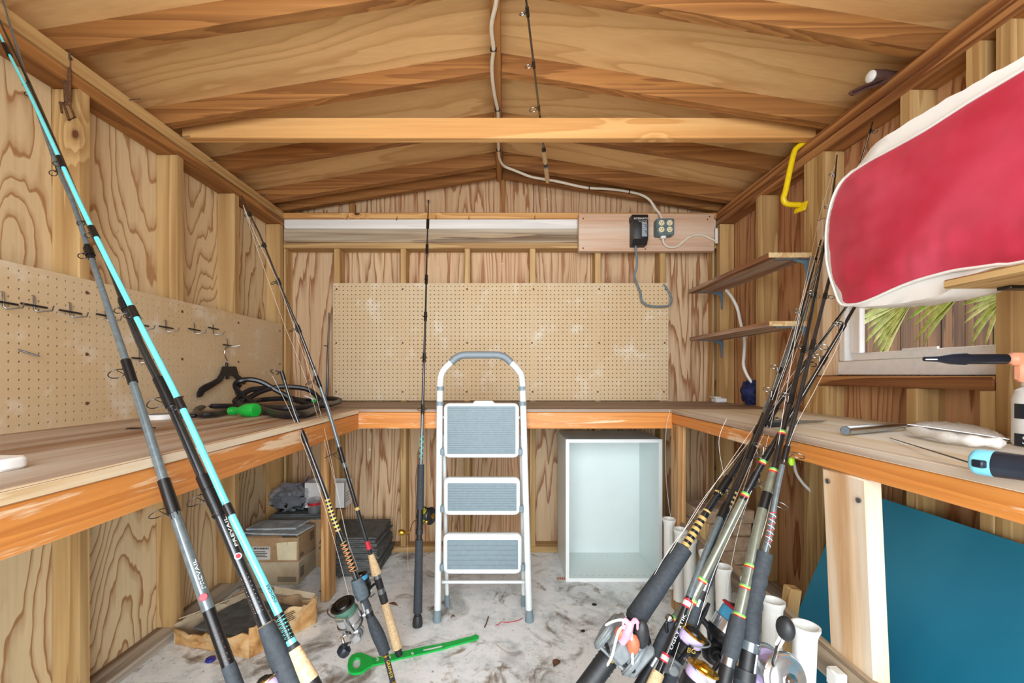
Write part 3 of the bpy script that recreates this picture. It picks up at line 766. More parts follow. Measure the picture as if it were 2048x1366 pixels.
# extension cord coil on the left bench
ec = thing('extension_cord', 'coiled thick black extension cord with green plugs on the left bench', 'cord', (-1.15, 2.0, ZB))
cr = .0125
def Bp(u, v, z): # point over the bench at height z above it
    zz = ZB + z; s = (V0 - v) / (zz - CZ); return P(u, v, s)
loops = []
def coil(cx, cy, rx, ry, z0, z1, turns, ph, tilt=0.0, n=20):
    out = []
    for k in range(int(n * turns) + 1):
        t = k / n; a = 2 * math.pi * t + ph
        wob = 1 + .12 * math.sin(3.1 * t + ph)
        x = cx + rx * wob * math.cos(a); yy = cy + ry * wob * math.sin(a)
        out.append(Vector((x, yy, ZB + max(cr, z0 + (z1 - z0) * t / turns + tilt * (math.sin(a) * .5 + .5) + .006 * math.sin(5 * t)))))
    return out
strands = [[(640, 812, 430), (612, 825, 515), (575, 829, 540), (540, 823, 500), (515, 812, 450), (492, 797, 430), (476, 782, 425), (471, 770, 420), (480, 762, 420), (500, 759, 415), (525, 765, 410), (555, 782, 405), (590, 800, 400), (625, 810, 414), (640, 805, 400), (632, 790, 395), (612, 778, 395), (580, 774, 400), (550, 775, 405), (520, 784, 415), (498, 796, 425), (480, 804, 440), (470, 803, 440), (478, 795, 430), (500, 780, 420), (530, 776, 410)],
 [(475, 805, 440), (500, 812, 470), (540, 816, 480), (580, 817, 480), (620, 814, 460), (655, 810, 435), (676, 804, 400), (679, 800, 390), (660, 797, 380), (635, 799, 380), (610, 801, 390), (580, 797, 390), (545, 798, 395), (520, 800, 400), (500, 803, 420)],
 [(480, 768, 415), (474, 778, 415), (480, 793, 420), (500, 806, 440), (530, 820, 500), (565, 829, 548), (605, 829, 548), (632, 820, 490)]]
for st in strands: build('cable', MB().tube(smoothpath([P(*q_) for q_ in st], 6), cr, 8), 'black_cable', ec)
pts = [Bp(461, 820, .014), Bp(430, 828, .014), Bp(402, 829, .014), Bp(392, 822, .014), Bp(405, 814, .016), Bp(440, 812, .016), Bp(480, 812, .018), Bp(520, 812, .03)]
build('cable', MB().tube(smoothpath(pts, 5), cr * .9, 8), 'black_cable', ec)
a, b = Bp(459, 822, .02), Bp(513, 820, .026)
ax = (b - a); L = ax.length
build('plug', MB().lathe(a, ax, [(.013, 0), (.014, L * .02), (.014, L * .35), (.016, L * .4), (.026, L * .62), (.027, L * .95), (.024, L)], 18), 'green_plug', ec)
for k in range(3): build('plug_rib', MB().ring(a + ax * (.06 + .07 * k), ax, .0145, .0018, 14, 5), 'green_plug', ec)
a, b = Bp(628, 800, .035), Bp(655, 792, .04)
build('plug', MB().lathe(a, b - a, [(.014, 0), (.02, .03), (.021, .06), (.018, .064)], 14), 'green_plug', ec)
build('tag', MB().box(Bp(620, 795, .05), (.05, .03, .002), Matrix.Rotation(.4, 3, 'Y')), 'white_plastic', ec)
# small things on the left bench
c = Bp(320, 834, .008)
tr = thing('tape_roll', 'flat white roll with blue top lying on the left bench', 'tape roll', (c.x, c.y, ZB))
build('roll', MB().lathe((c.x, c.y, ZB), (0, 0, 1), [(.04, 0), (.042, .002), (.042, .016), (.04, .018), (.012, .018)], 24), 'white_plastic', tr)
build('label_face', MB().lathe((c.x, c.y, ZB + .0182), (0, 0, 1), [(.034, 0), (.034, .0012)], 24), 'grey_cable', tr)
c = Bp(352, 834, .006)
pn = thing('marker', 'short black stick lying beside the white roll', 'marker', (c.x, c.y, ZB))
build('barrel', MB().tube([Vector((c.x - .03, c.y, ZB + .008)), Vector((c.x + .05, c.y + .03, ZB + .008))], .008, 10), 'black_plastic', pn)
c = Bp(272, 857, .003)
cl = thing('wire_clip', 'small dark wire clip lying on the left bench', 'clip', (c.x, c.y, ZB))
build('wire', MB().tube(smoothpath([Vector((c.x - .02, c.y - .01, ZB + .003)), Vector((c.x - .025, c.y + .008, ZB + .003)), Vector((c.x + .0, c.y + .012, ZB + .003)), Vector((c.x + .04, c.y + .02, ZB + .003)), Vector((c.x + .012, c.y + .002, ZB + .003)), Vector((c.x - .015, c.y - .006, ZB + .004))], 5), .002, 6), 'dark_steel', cl)
c = Bp(2, 942, 0)
wt = thing('plastic_lid', 'white plastic lid at the near end of the left bench', 'lid', (c.x - .02, c.y, ZB))
build('shell', MB().prism(rrect(.075, .06, .02), (c.x - .02, c.y + .005, ZB + .0005), (1, 0, 0), (0, 1, 0), .02, None, .004), 'white_plastic', wt)

# ------------------------------------------------------------------ step ladder (folded, leaning on the bench)
SLs = lambda v: 432 + (v - 708) * (451 - 432) / (1243 - 708)
def LP(u, v, dy=0.0): return P(u, v, F / (F / SLs(v) + dy))
ld = thing('step_ladder', 'white folded three step ladder with grey treads leaning on the bench', 'ladder', LP(966, 1243))
lr = .0148
left = [LP(875, 1226), LP(880, 770), LP(882, 752), LP(889, 738), LP(905, 722)]
right = [LP(1058, 1226), LP(1045, 770), LP(1043, 752), LP(1036, 740), LP(1020, 723)]
build('front_rail', MB().tube([left[0]] + smoothpath(left[1:], 5), lr, 14), 'white_paint', ld)
build('front_rail', MB().tube([right[0]] + smoothpath(right[1:], 5), lr, 14), 'white_paint', ld)
hp = [LP(902, 725), LP(912, 716), LP(922, 711.5), LP(935, 710), LP(990, 710), LP(1002, 711.5), LP(1012, 716), LP(1023, 726)]
build('hand_grip', MB().tube(smoothpath(hp, 5), lr * 1.12, 14), 'ladder_grip', ld)
for u in (881, 1044):
    for v in (777, 807):
        d = (LP(u, v + 5) - LP(u, v - 5)); build('collar', MB().lathe(LP(u if v < 790 else u - (u < 960) + (u > 960), v - 4), d, [(lr * 1.15, 0), (lr * 1.15, d.length * .85)], 14), 'ladder_grey', ld)
for u in (874.5, 1058.5):
    d = LP(u, 1243) - LP(u, 1219)
    build('rubber_foot', MB().lathe(LP(u, 1219), d, [(lr * 1.1, 0), (lr * 1.12, d.length * .2), (lr * 1.3, d.length * .9), (lr * 1.25, d.length)], 14), 'ladder_grey', ld)
# rear legs, a hand's width behind
for ua, ub in ((887, 894), (1043, 1047)):
    a = LP(ua, 870, .035); b = LP(ub, 1200, .12); b = Vector((a.x + (b.x - a.x), b.y, .045))
    build('rear_leg', MB().tube([a, b], .0095, 10), 'white_paint', ld)
    d = b - a; d.normalize()
    build('rubber_foot', MB().lathe(b - d * .01, d, [(.011, 0), (.013, .045), (.013, .055)], 12), 'ladder_grey', ld)
build('cross_bar', MB().tube([LP(884, 1164, .06), LP(1050, 1164, .06)], .0075, 10), 'white_paint', ld)
build('cross_bar', MB().tube([LP(878, 835, .015), LP(1046, 835, .015)], .007, 8), 'white_paint', ld)
def tread(u0, u1, v0, v1, i0, i1, j0, j1, nr, dy, tab=False):
    vc = (v0 + v1) / 2; s = SLs(vc) + 4
    c = P((u0 + u1) / 2, vc, s); wd = (u1 - u0) / s; ht = (v1 - v0) / s; y = F / s - .012 + dy
    st = build('tread', MB().prism(rrect(wd, ht, .026), (c.x, y + .03, c.z), (1, 0, 0), (0, 0, 1), .03, None, .006), 'white_paint', ld)
    ci = P((i0 + i1) / 2, (j0 + j1) / 2, s); wi = (i1 - i0) / s; hi = (j1 - j0) / s
    mat = MB(); mat.prism(rrect(wi, hi, .004, 3), (ci.x, y + .001, ci.z), (1, 0, 0), (0, 0, 1), .003, None)
    build('tread_mat', mat, 'ladder_grey', st)
    rb = MB(); p = hi / nr
    for k in range(nr): rb.box((ci.x, y - .0028, ci.z - hi / 2 + (k + .5) * p), (wi * .97, .003, p * .72), None, None, .0008)
    o = build('tread_ribs', rb, 'ladder_grey', st)
    if tab: build('latch_tab', MB().prism([(-.04, 0), (.062, 0), (.05, .012), (-.03, .012)], (ci.x, y + .022, c.z + ht / 2 - .002), (1, 0, 0), (0, 0, 1), .02, None, .002), 'white_paint', st)
    for u in (u0, u1):
        sg = -1 if u == u0 else 1
        build('hinge', MB().box(P(u, v1 - 12, s) + Vector((sg * .006, .0, 0)), (.018, .03, .03), None, None, .004), 'ladder_grey', ld)
tread(888, 1038, 806, 915, 895, 1031, 812, 907, 22, 0, True)
tread(888, 1040, 954, 1029, 896, 1033, 965, 1020, 11, 0)
tread(887, 1043, 1066, 1146, 895, 1036, 1078, 1136, 6, 0)

# ------------------------------------------------------------------ white cabinet
s = 378.0; cy0 = F / s; cx0, cx1 = (1131.5 - U0) / s, (1324.5 - U0) / s; cz = CZ + (V0 - 878.5) / s; cy1 = 2.61; th = .018
cb = thing('cabinet', 'open white kitchen cabinet carcass standing under the back bench', 'cabinet', ((cx0 + cx1) / 2, (cy0 + cy1) / 2, 0))
build('side_panel', MB().bb(cx0, cx0 + th, cy0, cy1, 0, cz, None, .001), 'melamine', cb)
build('side_panel', MB().bb(cx1 - th, cx1, cy0, cy1, 0, cz, None, .001), 'melamine', cb)
build('top_panel', MB().bb(cx0 + th, cx1 - th, cy0, cy1, cz - th, cz, None, .001), 'melamine', cb)
build('bottom_panel', MB().bb(cx0 + th, cx1 - th, cy0, cy1, 0, th, None, .001), 'melamine', cb)
for a in ((cx0, cx0 + th, 0, cz), (cx1 - th, cx1, 0, cz), (cx0 + th, cx1 - th, cz - th, cz), (cx0 + th, cx1 - th, 0, th)):
    build('edge_band', MB().bb(a[0], a[1], cy0 - .001, cy0, a[2], a[3]), 'melamine_edge', cb)
nx = cx0 + th + .04
bk = MB().bb(cx0 + th, cx1 - th, cy1 - .02, cy1 - .012, .10, cz - th).bb(nx, cx1 - th, cy1 - .02, cy1 - .012, .055, .10).bb(cx0 + th, cx1 - th, cy1 - .02, cy1 - .012, th, .055)
build('back_panel', bk, 'melamine', cb)
ph = MB()
for yy in (cy0 + .03, cy0 + .28):
    for k in range(13): ph.lathe((cx0 + .05 + k * .034, yy, th), (0, 0, 1), [(.0025, 0), (.0025, .0004)], 8)
o = build('peg_holes', ph, 'ladder_grey', cb); o['kind'] = 'stuff'
def PLINES(m, mt, par):
    o = build('print_lines', m, mt, par); o['kind'] = 'stuff'
# ------------------------------------------------------------------ electrics on the back wall
s = 330.0; yb = YBS - .008
mbd = thing('mounting_board', 'wide pale board screwed across the back wall, carrying the outlets', 'board', ((1293 - U0) / s, yb, CZ + (V0 - 503) / s))
bx0, bx1, bz0, bz1 = (1157 - U0) / s, (1428 - U0) / s, CZ + (V0 - 503) / s, CZ + (V0 - 428) / s
yf = YBS - .046
build('plank', MB().bb(bx0, bx1, yf, YBS - .007, bz0, bz1, None, .003), 'mount_board', mbd)
for u, v in ((1166, 438), (1166, 497), (1418, 434), (1414, 440), (1290, 499)):
    p = P(u, v, s); build('screw', MB().lathe((p.x, yf, p.z), (0, -1, 0), [(.005, 0), (.004, .0015), (.0005, .002)], 8), 'rust', mbd)
def FP(u, v, dy=0.0):  # a point in front of that board
    y = yf - dy; return P(u, v, F / y)
tb = thing('transformer', 'black low voltage transformer box with white lettering on the pale board', 'transformer', FP(1279, 486))
x0, x1 = FP(1266, 0, .07).x, FP(1296, 0, .07).x; z0, z1 = FP(0, 478, .07).z, FP(0, 429, .07).z
yk = yf - .075
prof = [(-.075 + .0, z0 - .018), (-.062, z0), (0, z0), (0, z1 - .004), (-.005, z1), (-.075, z1)]
m = MB(); poly = [(yf, z0 - .03), (yf - .05, z0 - .03), (yk, z0), (yk, z1 - .012), (yk + .01, z1), (yf, z1)]
m.prism(poly, (x0, 0, 0), (0, 1, 0), (0, 0, 1), x1 - x0, None, .003)
build('housing', m, 'black_plastic', tb)
build('lid_flange', MB().bb(x0 - .004, x1 + .004, yk + .012, yf, z1 - .028, z1 + .003, None, .002), 'black_plastic', tb)
xm = (x0 + x1) / 2
lettering(tb, 'INTERMATIC', (xm + .002, yk - .0006, z1 - .026), (1, 0, 0), (0, 0, 1), .0155, 'ink_white', squash=.98)
lettering(tb, 'ALL WEATHER', (xm + .012, yk - .0006, z1 - .041), (1, 0, 0), (0, 0, 1), .009, 'ink_white', squash=.85)
lettering(tb, 'TIMER-PLUS', (xm + .020, yk - .0006, z1 - .050), (1, 0, 0), (0, 0, 1), .008, 'ink_white', squash=.8)
build('rating_label', MB().bb(xm + .006, x1 - .006, yk - .0008, yk, z0 + .012, z1 - .056), 'grey_cable', tb)
lb = MB()
for k in range(7): lb.bb(xm + .009, x1 - .01 - .006 * (k % 3), yk - .0014, yk - .0008, z0 + .02 + k * .0115, z0 + .023 + k * .0115)
PLINES(lb, 'ink_white', tb)
cbl = thing('transformer_cable', 'grey cable looping from the black transformer over the pegboard corner', 'cable', FP(1272, 486))
Q = lambda u, v, y: P(u, v, F / y)
pts = [Q(1271, 484, yf - .04), Q(1272, 503, yf - .03), Q(1274, 520, yf - .012), Q(1273, 537, yf - .01), Q(1269, 552, yf + .0), Q(1274, 568, 2.60), Q(1281, 585, 2.595), Q(1284, 602, 2.592), Q(1297, 611, 2.592), Q(1320, 613, 2.59), Q(1338, 611, 2.60), Q(1343, 600, 2.605), Q(1338, 585, 2.612), Q(1330, 572, 2.618), Q(1322, 567, 2.64)]
build('cable', MB().tube(smoothpath(pts, 6), .0062, 8), 'grey_cable', cbl)

ob = thing('outlet_box', 'grey metal outlet box with four cream receptacles on the pale board', 'outlet', FP(1329, 472))
c = FP(1330, 454, .045); wd = 36 / (F / c.y); ht = 34 / (F / c.y); yq = yf - .05
build('housing', MB().prism(rrect(wd, ht, .012), (c.x, yf, c.z), (1, 0, 0), (0, 0, 1), .05, None, .003), 'box_metal', ob)
build('cover_plate', MB().prism(rrect(wd * .94, ht * .94, .010), (c.x, yq - .0005, c.z), (1, 0, 0), (0, 0, 1), .003, None, .001), 'box_metal', ob)
for dx in (-.024, .024):
    for dz in (.021, -.018):
        cc = Vector((c.x + dx, yq - .0035, c.z + dz))
        rc = build('receptacle', MB().lathe(cc, (0, -1, 0), [(.0165, 0), (.0165, .003), (.015, .0042)], 20), 'ivory', ob)
        sm = MB()
        sm.box(cc + Vector((-.006, -.0044, .003)), (.0026, .0006, .008)); sm.box(cc + Vector((.006, -.0044, .003)), (.0026, .0006, .0095))
        sm.lathe(cc + Vector((0, -.0042, -.0075)), (0, -1, 0), [(.0028, 0), (.0028, .0005)], 10)
        build('slots', sm, 'ink', rc)
for dx, dz in ((.046, .042), (-.046, -.042)):
    build('screw', MB().lathe((c.x + dx * .98, yq - .003, c.z + dz * .95), (0, -1, 0), [(.004, 0), (.004, .001)], 10), 'dark_steel', ob)
cc = FP(1326, 478, .03)
pc = thing('power_cord', 'cream power cord plugged under the outlet box, running right', 'cord', cc)
build('plug', MB().box(FP(1326, 473.5, .028), (.030, .03, .028), None, None, .005), 'white_plastic', pc)
pts = [FP(1326, 478, .026), FP(1327, 485, .02), FP(1333, 492, .012), FP(1342, 495, .010), FP(1354, 493, .008), FP(1366, 484, .007), FP(1378, 475, .007), FP(1394, 470, .007), FP(1408, 471, .007), FP(1420, 477, .007), FP(1433, 483, .007)]
build('cable', MB().tube(smoothpath(pts, 6), .006, 8), 'cream_cable', pc)
build('conduit_end', MB().lathe(FP(1433, 487, .0), (0, 0, 1), [(.010, 0), (.010, .07), (.008, .09)], 12), 'pvc', pc)
wc = thing('ceiling_cable', 'cream cable stapled along the ridge board down to the outlet box', 'cable', (XK, 1.9, ZR))
def ridge(u, v): return P(u, v, (V0 - v) / (ZR - CZ - .007))
pts = [ridge(1004, -160), ridge(998, -80), ridge(993, 0), ridge(985, 38), ridge(983, 62), ridge(987, 98), ridge(984, 128), ridge(985, 160), ridge(990, 195), ridge(996, 225), ridge(996, 258), ridge(997, 290), ridge(998, 312)]
pts += [P(1003, 326, 350), P(1012, 334, 344), P(1032, 342, 340), P(1060, 353, 337), P(1085, 358, 336), P(1115, 363, 335), P(1150, 371, 333), P(1178, 376, 331), P(1215, 378, 329), P(1255, 383, 328), P(1283, 390, 329), P(1300, 401, 330), P(1310, 416, 331), P(1318, 426, 333), P(1324, 438, 336)]
build('cable', MB().tube(smoothpath(pts, 6), .0075, 8), 'cream_cable', wc)
for u, v in ((987, 99), (995, 219), (997, 300)):
    p = ridge(u, v); build('cable_staple', MB().box(p, (.024, .004, .017), None, None, .001), 'dark_steel', wc)
for u, v, s in ((1033, 342, 337), (1178, 376, 331), (1258, 383.5, 328)):
    p = P(u, v, s); build('cable_staple', MB().box(p, (.005, .019, .022), None, None, .001), 'dark_steel', wc)

# ------------------------------------------------------------------ wall shelves in the right back corner
def wall_shelf(lab, x0, y0, y1, zt, worn):
    t = thing('wall_shelf', lab, 'shelf', ((x0 + XRS) / 2, (y0 + y1) / 2, zt - .022))
    build('shelf_board', MB().bb(x0, XRS - .001, y0, y1, zt - .022, zt, None, .002).bb(x0 + .002, XRS - .003, y0 - .0006, y0 + .002, zt - .021, zt - .001, 'shelf_end'), None, t) if False else None
    mb = MB(); mb.bb(x0, XRS - .001, y0, y1, zt - .022, zt, 'shelf_wood', .002); mb.bb(x0 + .001, XRS - .002, y0 - .001, y0 + .001, zt - .0215, zt - .0005, 'shelf_end')
    build('shelf_board', mb, None, t)
    for yy in (y0 + .015, y1 - .06):
        b = MB()
        b.bb(x0 + .04, XRS - .001, yy, yy + .018, zt - .0255, zt - .0225)
        b.bb(XRS - .004, XRS - .001, yy, yy + .018, zt - .125, zt - .0225)
        pr = [(XRS - .004, zt - .026), (XRS - .07, zt - .026), (XRS - .016, zt - .045), (XRS - .004, zt - .11)]
        b.prism(pr, (0, yy + .0115, 0), (1, 0, 0), (0, 0, 1), .005)
        build('shelf_bracket', b, 'bracket_blue', t)
    return t
wall_shelf('upper of two worn wooden wall shelves in the right back corner', 1.119, 1.815, 2.615, CZ + .522, 1)
wall_shelf('lower of two worn wooden wall shelves in the right back corner', 1.128, 1.825, 2.615, CZ + .232, 0)
wcb = thing('wall_cable', 'white cable hanging down behind the two corner shelves', 'cable', P(1507, 768, 375))
pts = [P(1452, 580, 352), P(1462, 592, 355), P(1474, 615, 358), P(1481, 645, 362), P(1489, 680, 366), P(1488, 710, 368), P(1487, 730, 370), P(1494, 750, 372), P(1507, 770, 374)]
build('cable', MB().tube(smoothpath(pts, 6), .008, 8), 'pvc', wcb)
c = P(1503, 790, 372)
bc = thing('cloth_bundle', 'dark blue plastic bundle against the right wall on the bench', 'bag', (c.x, c.y, ZB))
build('bag', MB().blob((c.x, c.y, ZB + .058), (.046, .05, .072), 28, 18, .5, 2.6, 4, None, -.0575), 'blue_cloth', bc)
c = P(1456, 797, 333)
wbx = thing('small_box', 'small white plastic box in the back right bench corner', 'box', (1.265, c.y, ZB))
build('shell', MB().bb(1.235, 1.30, 2.50, 2.56, ZB + .0005, ZB + .026, None, .004), 'white_plastic', wbx)
build('lid', MB().bb(1.225, 1.262, 2.495, 2.565, ZB + .0265, ZB + .034, None, .002), 'white_plastic', wbx)
lc = thing('loose_cable', 'short white cable end dangling below the right bench', 'cable', P(1630, 992, 470))
build('cable', MB().tube(smoothpath([P(1588, 925, 455), P(1592, 945, 458), P(1603, 963, 462), P(1617, 978, 466), P(1631, 992, 470)], 6), .006, 8), 'pvc', lc)

# ------------------------------------------------------------------ right wall hangers
yh = thing('ladder_hook', 'yellow coated steel hanging hook on the right top plate', 'hook', P(1590, 410, 462))
pts = [Vector((1.345, 1.86, ZP2 + .012)), Vector((1.31, 1.86, ZP2 + .014)), P(1596, 294, 459), P(1589, 303, 459), P(1582, 330, 459), P(1571, 382, 459), P(1567, 396, 459), P(1570, 405, 459), P(1578, 409, 459), P(1599, 410, 459)]
build('rod', MB().tube(smoothpath(pts, 5), .0115, 12), 'yellow_vinyl', yh)
p = P(1600, 412, 459)
build('flange', MB().box(p + Vector((.004, 0, -.006)), (.008, .05, .045), Matrix.Rotation(R(20), 3, 'Z') @ Matrix.Rotation(R(22), 3, 'Y'), None, .002), 'yellow_vinyl', yh)
bh = thing('strap_handle', 'brown leather covered club handle with white end and wrist strap', 'handle', Vector((1.25, 1.45, 2.1)))
a = P(1742, 153, 590); b = P(1815, 150, 590) + Vector((0, .02, .006)); ax = (b - a); L = ax.length
build('handle', MB().lathe(a, ax, [(.017, 0), (.021, .006), (.021, L * .4), (.017, L * .7), (.017, L)], 18), 'brown_leather', bh)
build('end_cap', MB().lathe(a + ax.normalized() * .0005, -ax, [(.0185, 0), (.0185, .003), (.014, .007), (.0, .008)], 18), 'white_plastic', bh)
sp = [P(1768, 157, 592), P(1750, 164, 594), P(1730, 172, 595), P(1708, 182, 596), P(1701, 186, 596), P(1706, 188, 594), P(1728, 178, 592), P(1752, 170, 590), P(1772, 161, 588)]
build('wrist_strap', MB().tube(smoothpath(sp, 6), .0045, 6, None, True, 2.0, (0, 1, 0)), 'brown_leather', bh)
hp_ = thing('hasp', 'rusty steel hasp hanging from the left top plate', 'hasp', P(135, 180, 640))
s = 640
q = [P(129, 116, s), P(138, 190, s)]
m = MB()
for u in (127.5, 139): m.tube([P(u, 117, s), P(u + 4 * (u < 130), 205 if u < 130 else 212, s)], .0045, 6)
m.tube([P(127, 117, s), P(142, 117, s)], .0055, 6)
build('arm', m, 'rust', hp_)
build('plate', MB().prism([(p.x, p.z) for p in (P(129, 120, s), P(138, 120, s), P(140, 210, s), P(132, 210, s))][::-1], (0, F / s + .003, 0), (1, 0, 0), (0, 0, 1), .003), 'rust', hp_)
a, b = P(130, 208, s), P(143, 238, s); d = (b - a).normalized(); n = Vector((-d.z, 0, d.x))
m = MB(); m.tube([a - n * .004, b - n * .008, b + n * .012, a + n * .012], .004, 6); m.tube([P(121, 207, s), P(128, 208, s)], .006, 8); m.tube([P(122, 212, s), P(124, 226, s)], .0035, 6)
build('eye', m, 'rust', hp_)
build('hanging_nail', MB().tube([P(139, 122, s) + Vector((-.0, 0.0, 0)), P(139, 119, s) + Vector((.02, -.02, .006))], .003, 6), 'steel', hp_)

# ------------------------------------------------------------------ boat cushion on its bracket shelf
XC = .93
def CP(u, v):
    s = (u - U0) / XC; return (F / s, CZ + (V0 - v) / s)
red = [CP(u, v) for u, v in [(1704, 342), (1735, 322), (1770, 303), (1810, 281), (1850, 258), (1890, 232), (1930, 206), (1980, 176), (2048, 135)]] + [(.66, 1.646), (.56, 1.64), (.54, 1.5), (.55, 1.31)] + [CP(u, v) for u, v in [(2048, 522), (2000, 528), (1950, 535), (1905, 541), (1860, 552), (1820, 564), (1780, 580), (1745, 596), (1715, 607), (1692, 611), (1677, 607), (1668, 585), (1658, 555), (1651, 525), (1649, 490), (1650, 455), (1656, 420), (1664, 392), (1680, 362)]]
wht = [CP(u, v) for u, v in [(1708, 335), (1726, 312), (1745, 286), (1770, 270), (1805, 247), (1838, 226), (1885, 198), (1936, 169), (1985, 142), (2048, 106)]] + [(.66, 1.676), (.54, 1.67), (.52, 1.5), (.535, 1.30)] + [CP(u, v) for u, v in [(2048, 529), (2000, 537), (1952, 547), (1908, 574), (1880, 592), (1840, 602), (1778, 611), (1745, 615), (1719, 616), (1695, 614), (1679, 611), (1667, 588), (1656, 557), (1649, 526), (1647, 490), (1648, 455), (1654, 419), (1661, 390), (1678, 358)]]
def resample(poly, n):
    pts = smoothpath([Vector((a, 0, b)) for a, b in poly + [poly[0]]], 4)
    ds = [0]
    for i in range(1, len(pts)): ds.append(ds[-1] + (pts[i] - pts[i - 1]).length)
    out = []; j = 0
    for k in range(n):
        t = ds[-1] * k / n
        while ds[j + 1] < t: j += 1
        f = (t - ds[j]) / max(1e-9, ds[j + 1] - ds[j]); p = pts[j].lerp(pts[j + 1], f); out.append((p.x, p.z))
    return out
def puff(poly, x0, sgn, depth, rings, n, wr, seed, power=2.2, rim=0.0):
    "inflate a closed outline in the YZ plane towards sgn*X"
    pl = resample(poly, n); cy = sum(p[0] for p in pl) / n; cz = sum(p[1] for p in pl) / n
    vs = []; fs = []
    for r in range(rings + 1):
        t = r / rings
        for y, z in pl:
            yy = cy + (y - cy) * t; zz = cz + (z - cz) * t
            h = depth * (1 - t ** power)
            h += wr * (noise.noise(Vector((yy * 7 + seed, zz * 22, 0))) * (t ** 1.2) + .5 * noise.noise(Vector((yy * 40, zz * 9, seed))) * max(0, (t - .4)) * (1.5 if zz < cz else .4)) * (1 - t ** 8)
            vs.append((x0 + sgn * h, yy, zz))
    for r in range(rings):
        for k in range(n):
            k2 = (k + 1) % n; fs.append((r * n + k, r * n + k2, (r + 1) * n + k2, (r + 1) * n + k))
    return vs, fs, pl
cu = thing('boat_cushion', 'big red vinyl boat cushion with white sides on a bracket shelf', 'cushion', (1.0, .92, 1.304))
N = 120
vs, fs, pl = puff(red, XC + .006, -1, .022, 22, N, .012, 3, 3.0)
build('red_panel', MB().add(vs, fs), 'red_vinyl', cu, sharp=80)
pw = resample(wht, N); n = N
cyw = sum(p[0] for p in pw) / n; czw = sum(p[1] for p in pw) / n
mb = MB(); vs = []; prof = [(.3, .010), (.9, .008), (.985, .003), (1.0, .012), (1.006, .03), (1.0, .09), (.97, .125), (.6, .15), (.02, .155)]
for sc_, dx in prof:
    for k, (y, z) in enumerate(pw):
        w_ = .004 * noise.noise(Vector((k * .6, dx * 30, 2)))
        vs.append((XC + dx, cyw + (y - cyw) * sc_, czw + (z - czw) * sc_ + w_ * (.9 < sc_ < 1.01)))
fs = []
for r in range(len(prof) - 1):
    for k in range(n):
        k2 = (k + 1) % n; fs.append((r * n + k, r * n + k2, (r + 1) * n + k2, (r + 1) * n + k))
mb.add(vs, fs); build('white_body', mb, 'white_vinyl', cu, sharp=80)
build('piping', MB().tube([Vector((XC + .004, y, z)) for y, z in resample(red, N)] + [Vector((XC + .004, *resample(red, N)[0]))], .0035, 6), 'white_vinyl', cu, sharp=80)
bs = thing('bracket_shelf', 'short wooden shelf plank under the red cushion on the right wall', 'shelf', (1.17, .6, 1.28))
build('shelf_board', MB().bb(.905, XRS - .001, .30, .885, 1.270, 1.2875, None, .003), 'stud_y', bs)
for yy in (.845, .4):
    b = MB(); b.bb(1.0, XRS - .001, yy, yy + .025, 1.263, 1.2695, None, .001); b.bb(XRS - .007, XRS - .001, yy, yy + .025, 1.12, 1.2695, None, .001)
    b.prism([(XRS - .008, 1.262), (XRS - .15, 1.262), (XRS - .008, 1.15)], (0, yy + .015, 0), (1, 0, 0), (0, 0, 1), .005)
    build('shelf_bracket', b, 'dark_steel', bs)

# ------------------------------------------------------------------ teal panel and rod rack on the right
tp = thing('teal_panel', 'large flat teal painted board leaning under the right bench', 'panel', (1.02, 1.1, 0))
a = Vector((1.005, 1.594, .001)); top = Vector((1.285, 1.594, .672)); up = top - a; L = up.length; up.normalize()
build('board', MB().prism([(0, 0), (1.25, 0), (1.25, L), (0, L)], a, (0, -1, 0), up, -.012, None, 0), 'teal_paint', tp)
rk = thing('rod_rack', 'rack of white plastic rod holder tubes on weathered rails', 'rod rack', (.77, 1.5, 0))
build('rail', MB().bb(.792, .812, .80, 2.0, .345, .425, None, .003), 'weathered_y', rk)
build('rail', MB().bb(.792, .812, .80, 2.0, .13, .20, None, .003), 'weathered_y', rk)
for y in (1.88, 1.30, .86):
    m = MB(); m.box((.812 + .03, y, .215), (.036, .036, .47), Matrix.Rotation(R(8), 3, 'Y'), None, .003); build('rack_leg', m, 'stud_z', rk)
def tube_mesh(r=.0245, h=.315):
    prof = [(r - .004, .002), (r, 0), (r, h - .03), (r + .001, h - .02), (r + .006, h - .006), (r + .006, h), (r + .002, h), (r - .003, h - .015), (r - .004, h - .05), (r - .004, .002)]
    mb = MB(); mb.lathe((0, 0, 0), (0, 0, 1), prof, 24, None, False); return mb
ta = [(1338.5, 1037, 434), (1363, 1056, 455), (1390, 1078, 486), (1422, 1102, 528), (1449, 1132, 580), (1492, 1160, 640), (1541, 1203, 730), (1600, 1250, 845)]
src = None
for i, (u, v, s) in enumerate(ta):
    p = P(u, v, s); x = .792 - .0255 - .001 * i * 0; 
    p = Vector((min(p.x, .766), p.y, p.z - .315))
    if src is None:
        src = build('holder_tube', tube_mesh(), 'pvc', rk, origin=(0, 0, 0)); src.location = p - WL[rk]; WL[src] = p
        sl_ = build('slot_lip', MB().add([q + p for q in MB().bb(-.006, .006, -.0262, -.0235, .19, .29, None, .002).v], MB().bb(-.006, .006, -.0262, -.0235, .19, .29, None, .002).f), 'pvc', src)
    else:
        c = copy_obj(src, rk, p - WL[rk]); c.rotation_euler = (R(random.uniform(-2, 2)), R(random.uniform(-2, 3)), 0); copy_obj(sl_, c, sl_.location)
build('clip_block', MB().bb(.765, .791, .985, 1.02, .36, .40, None, .003), 'pvc', rk)
build('brace', MB().box((.845, 1.62, .12), (.03, .30, .05), Matrix.Rotation(R(38), 3, 'X'), None, .003), 'stud_y', rk)

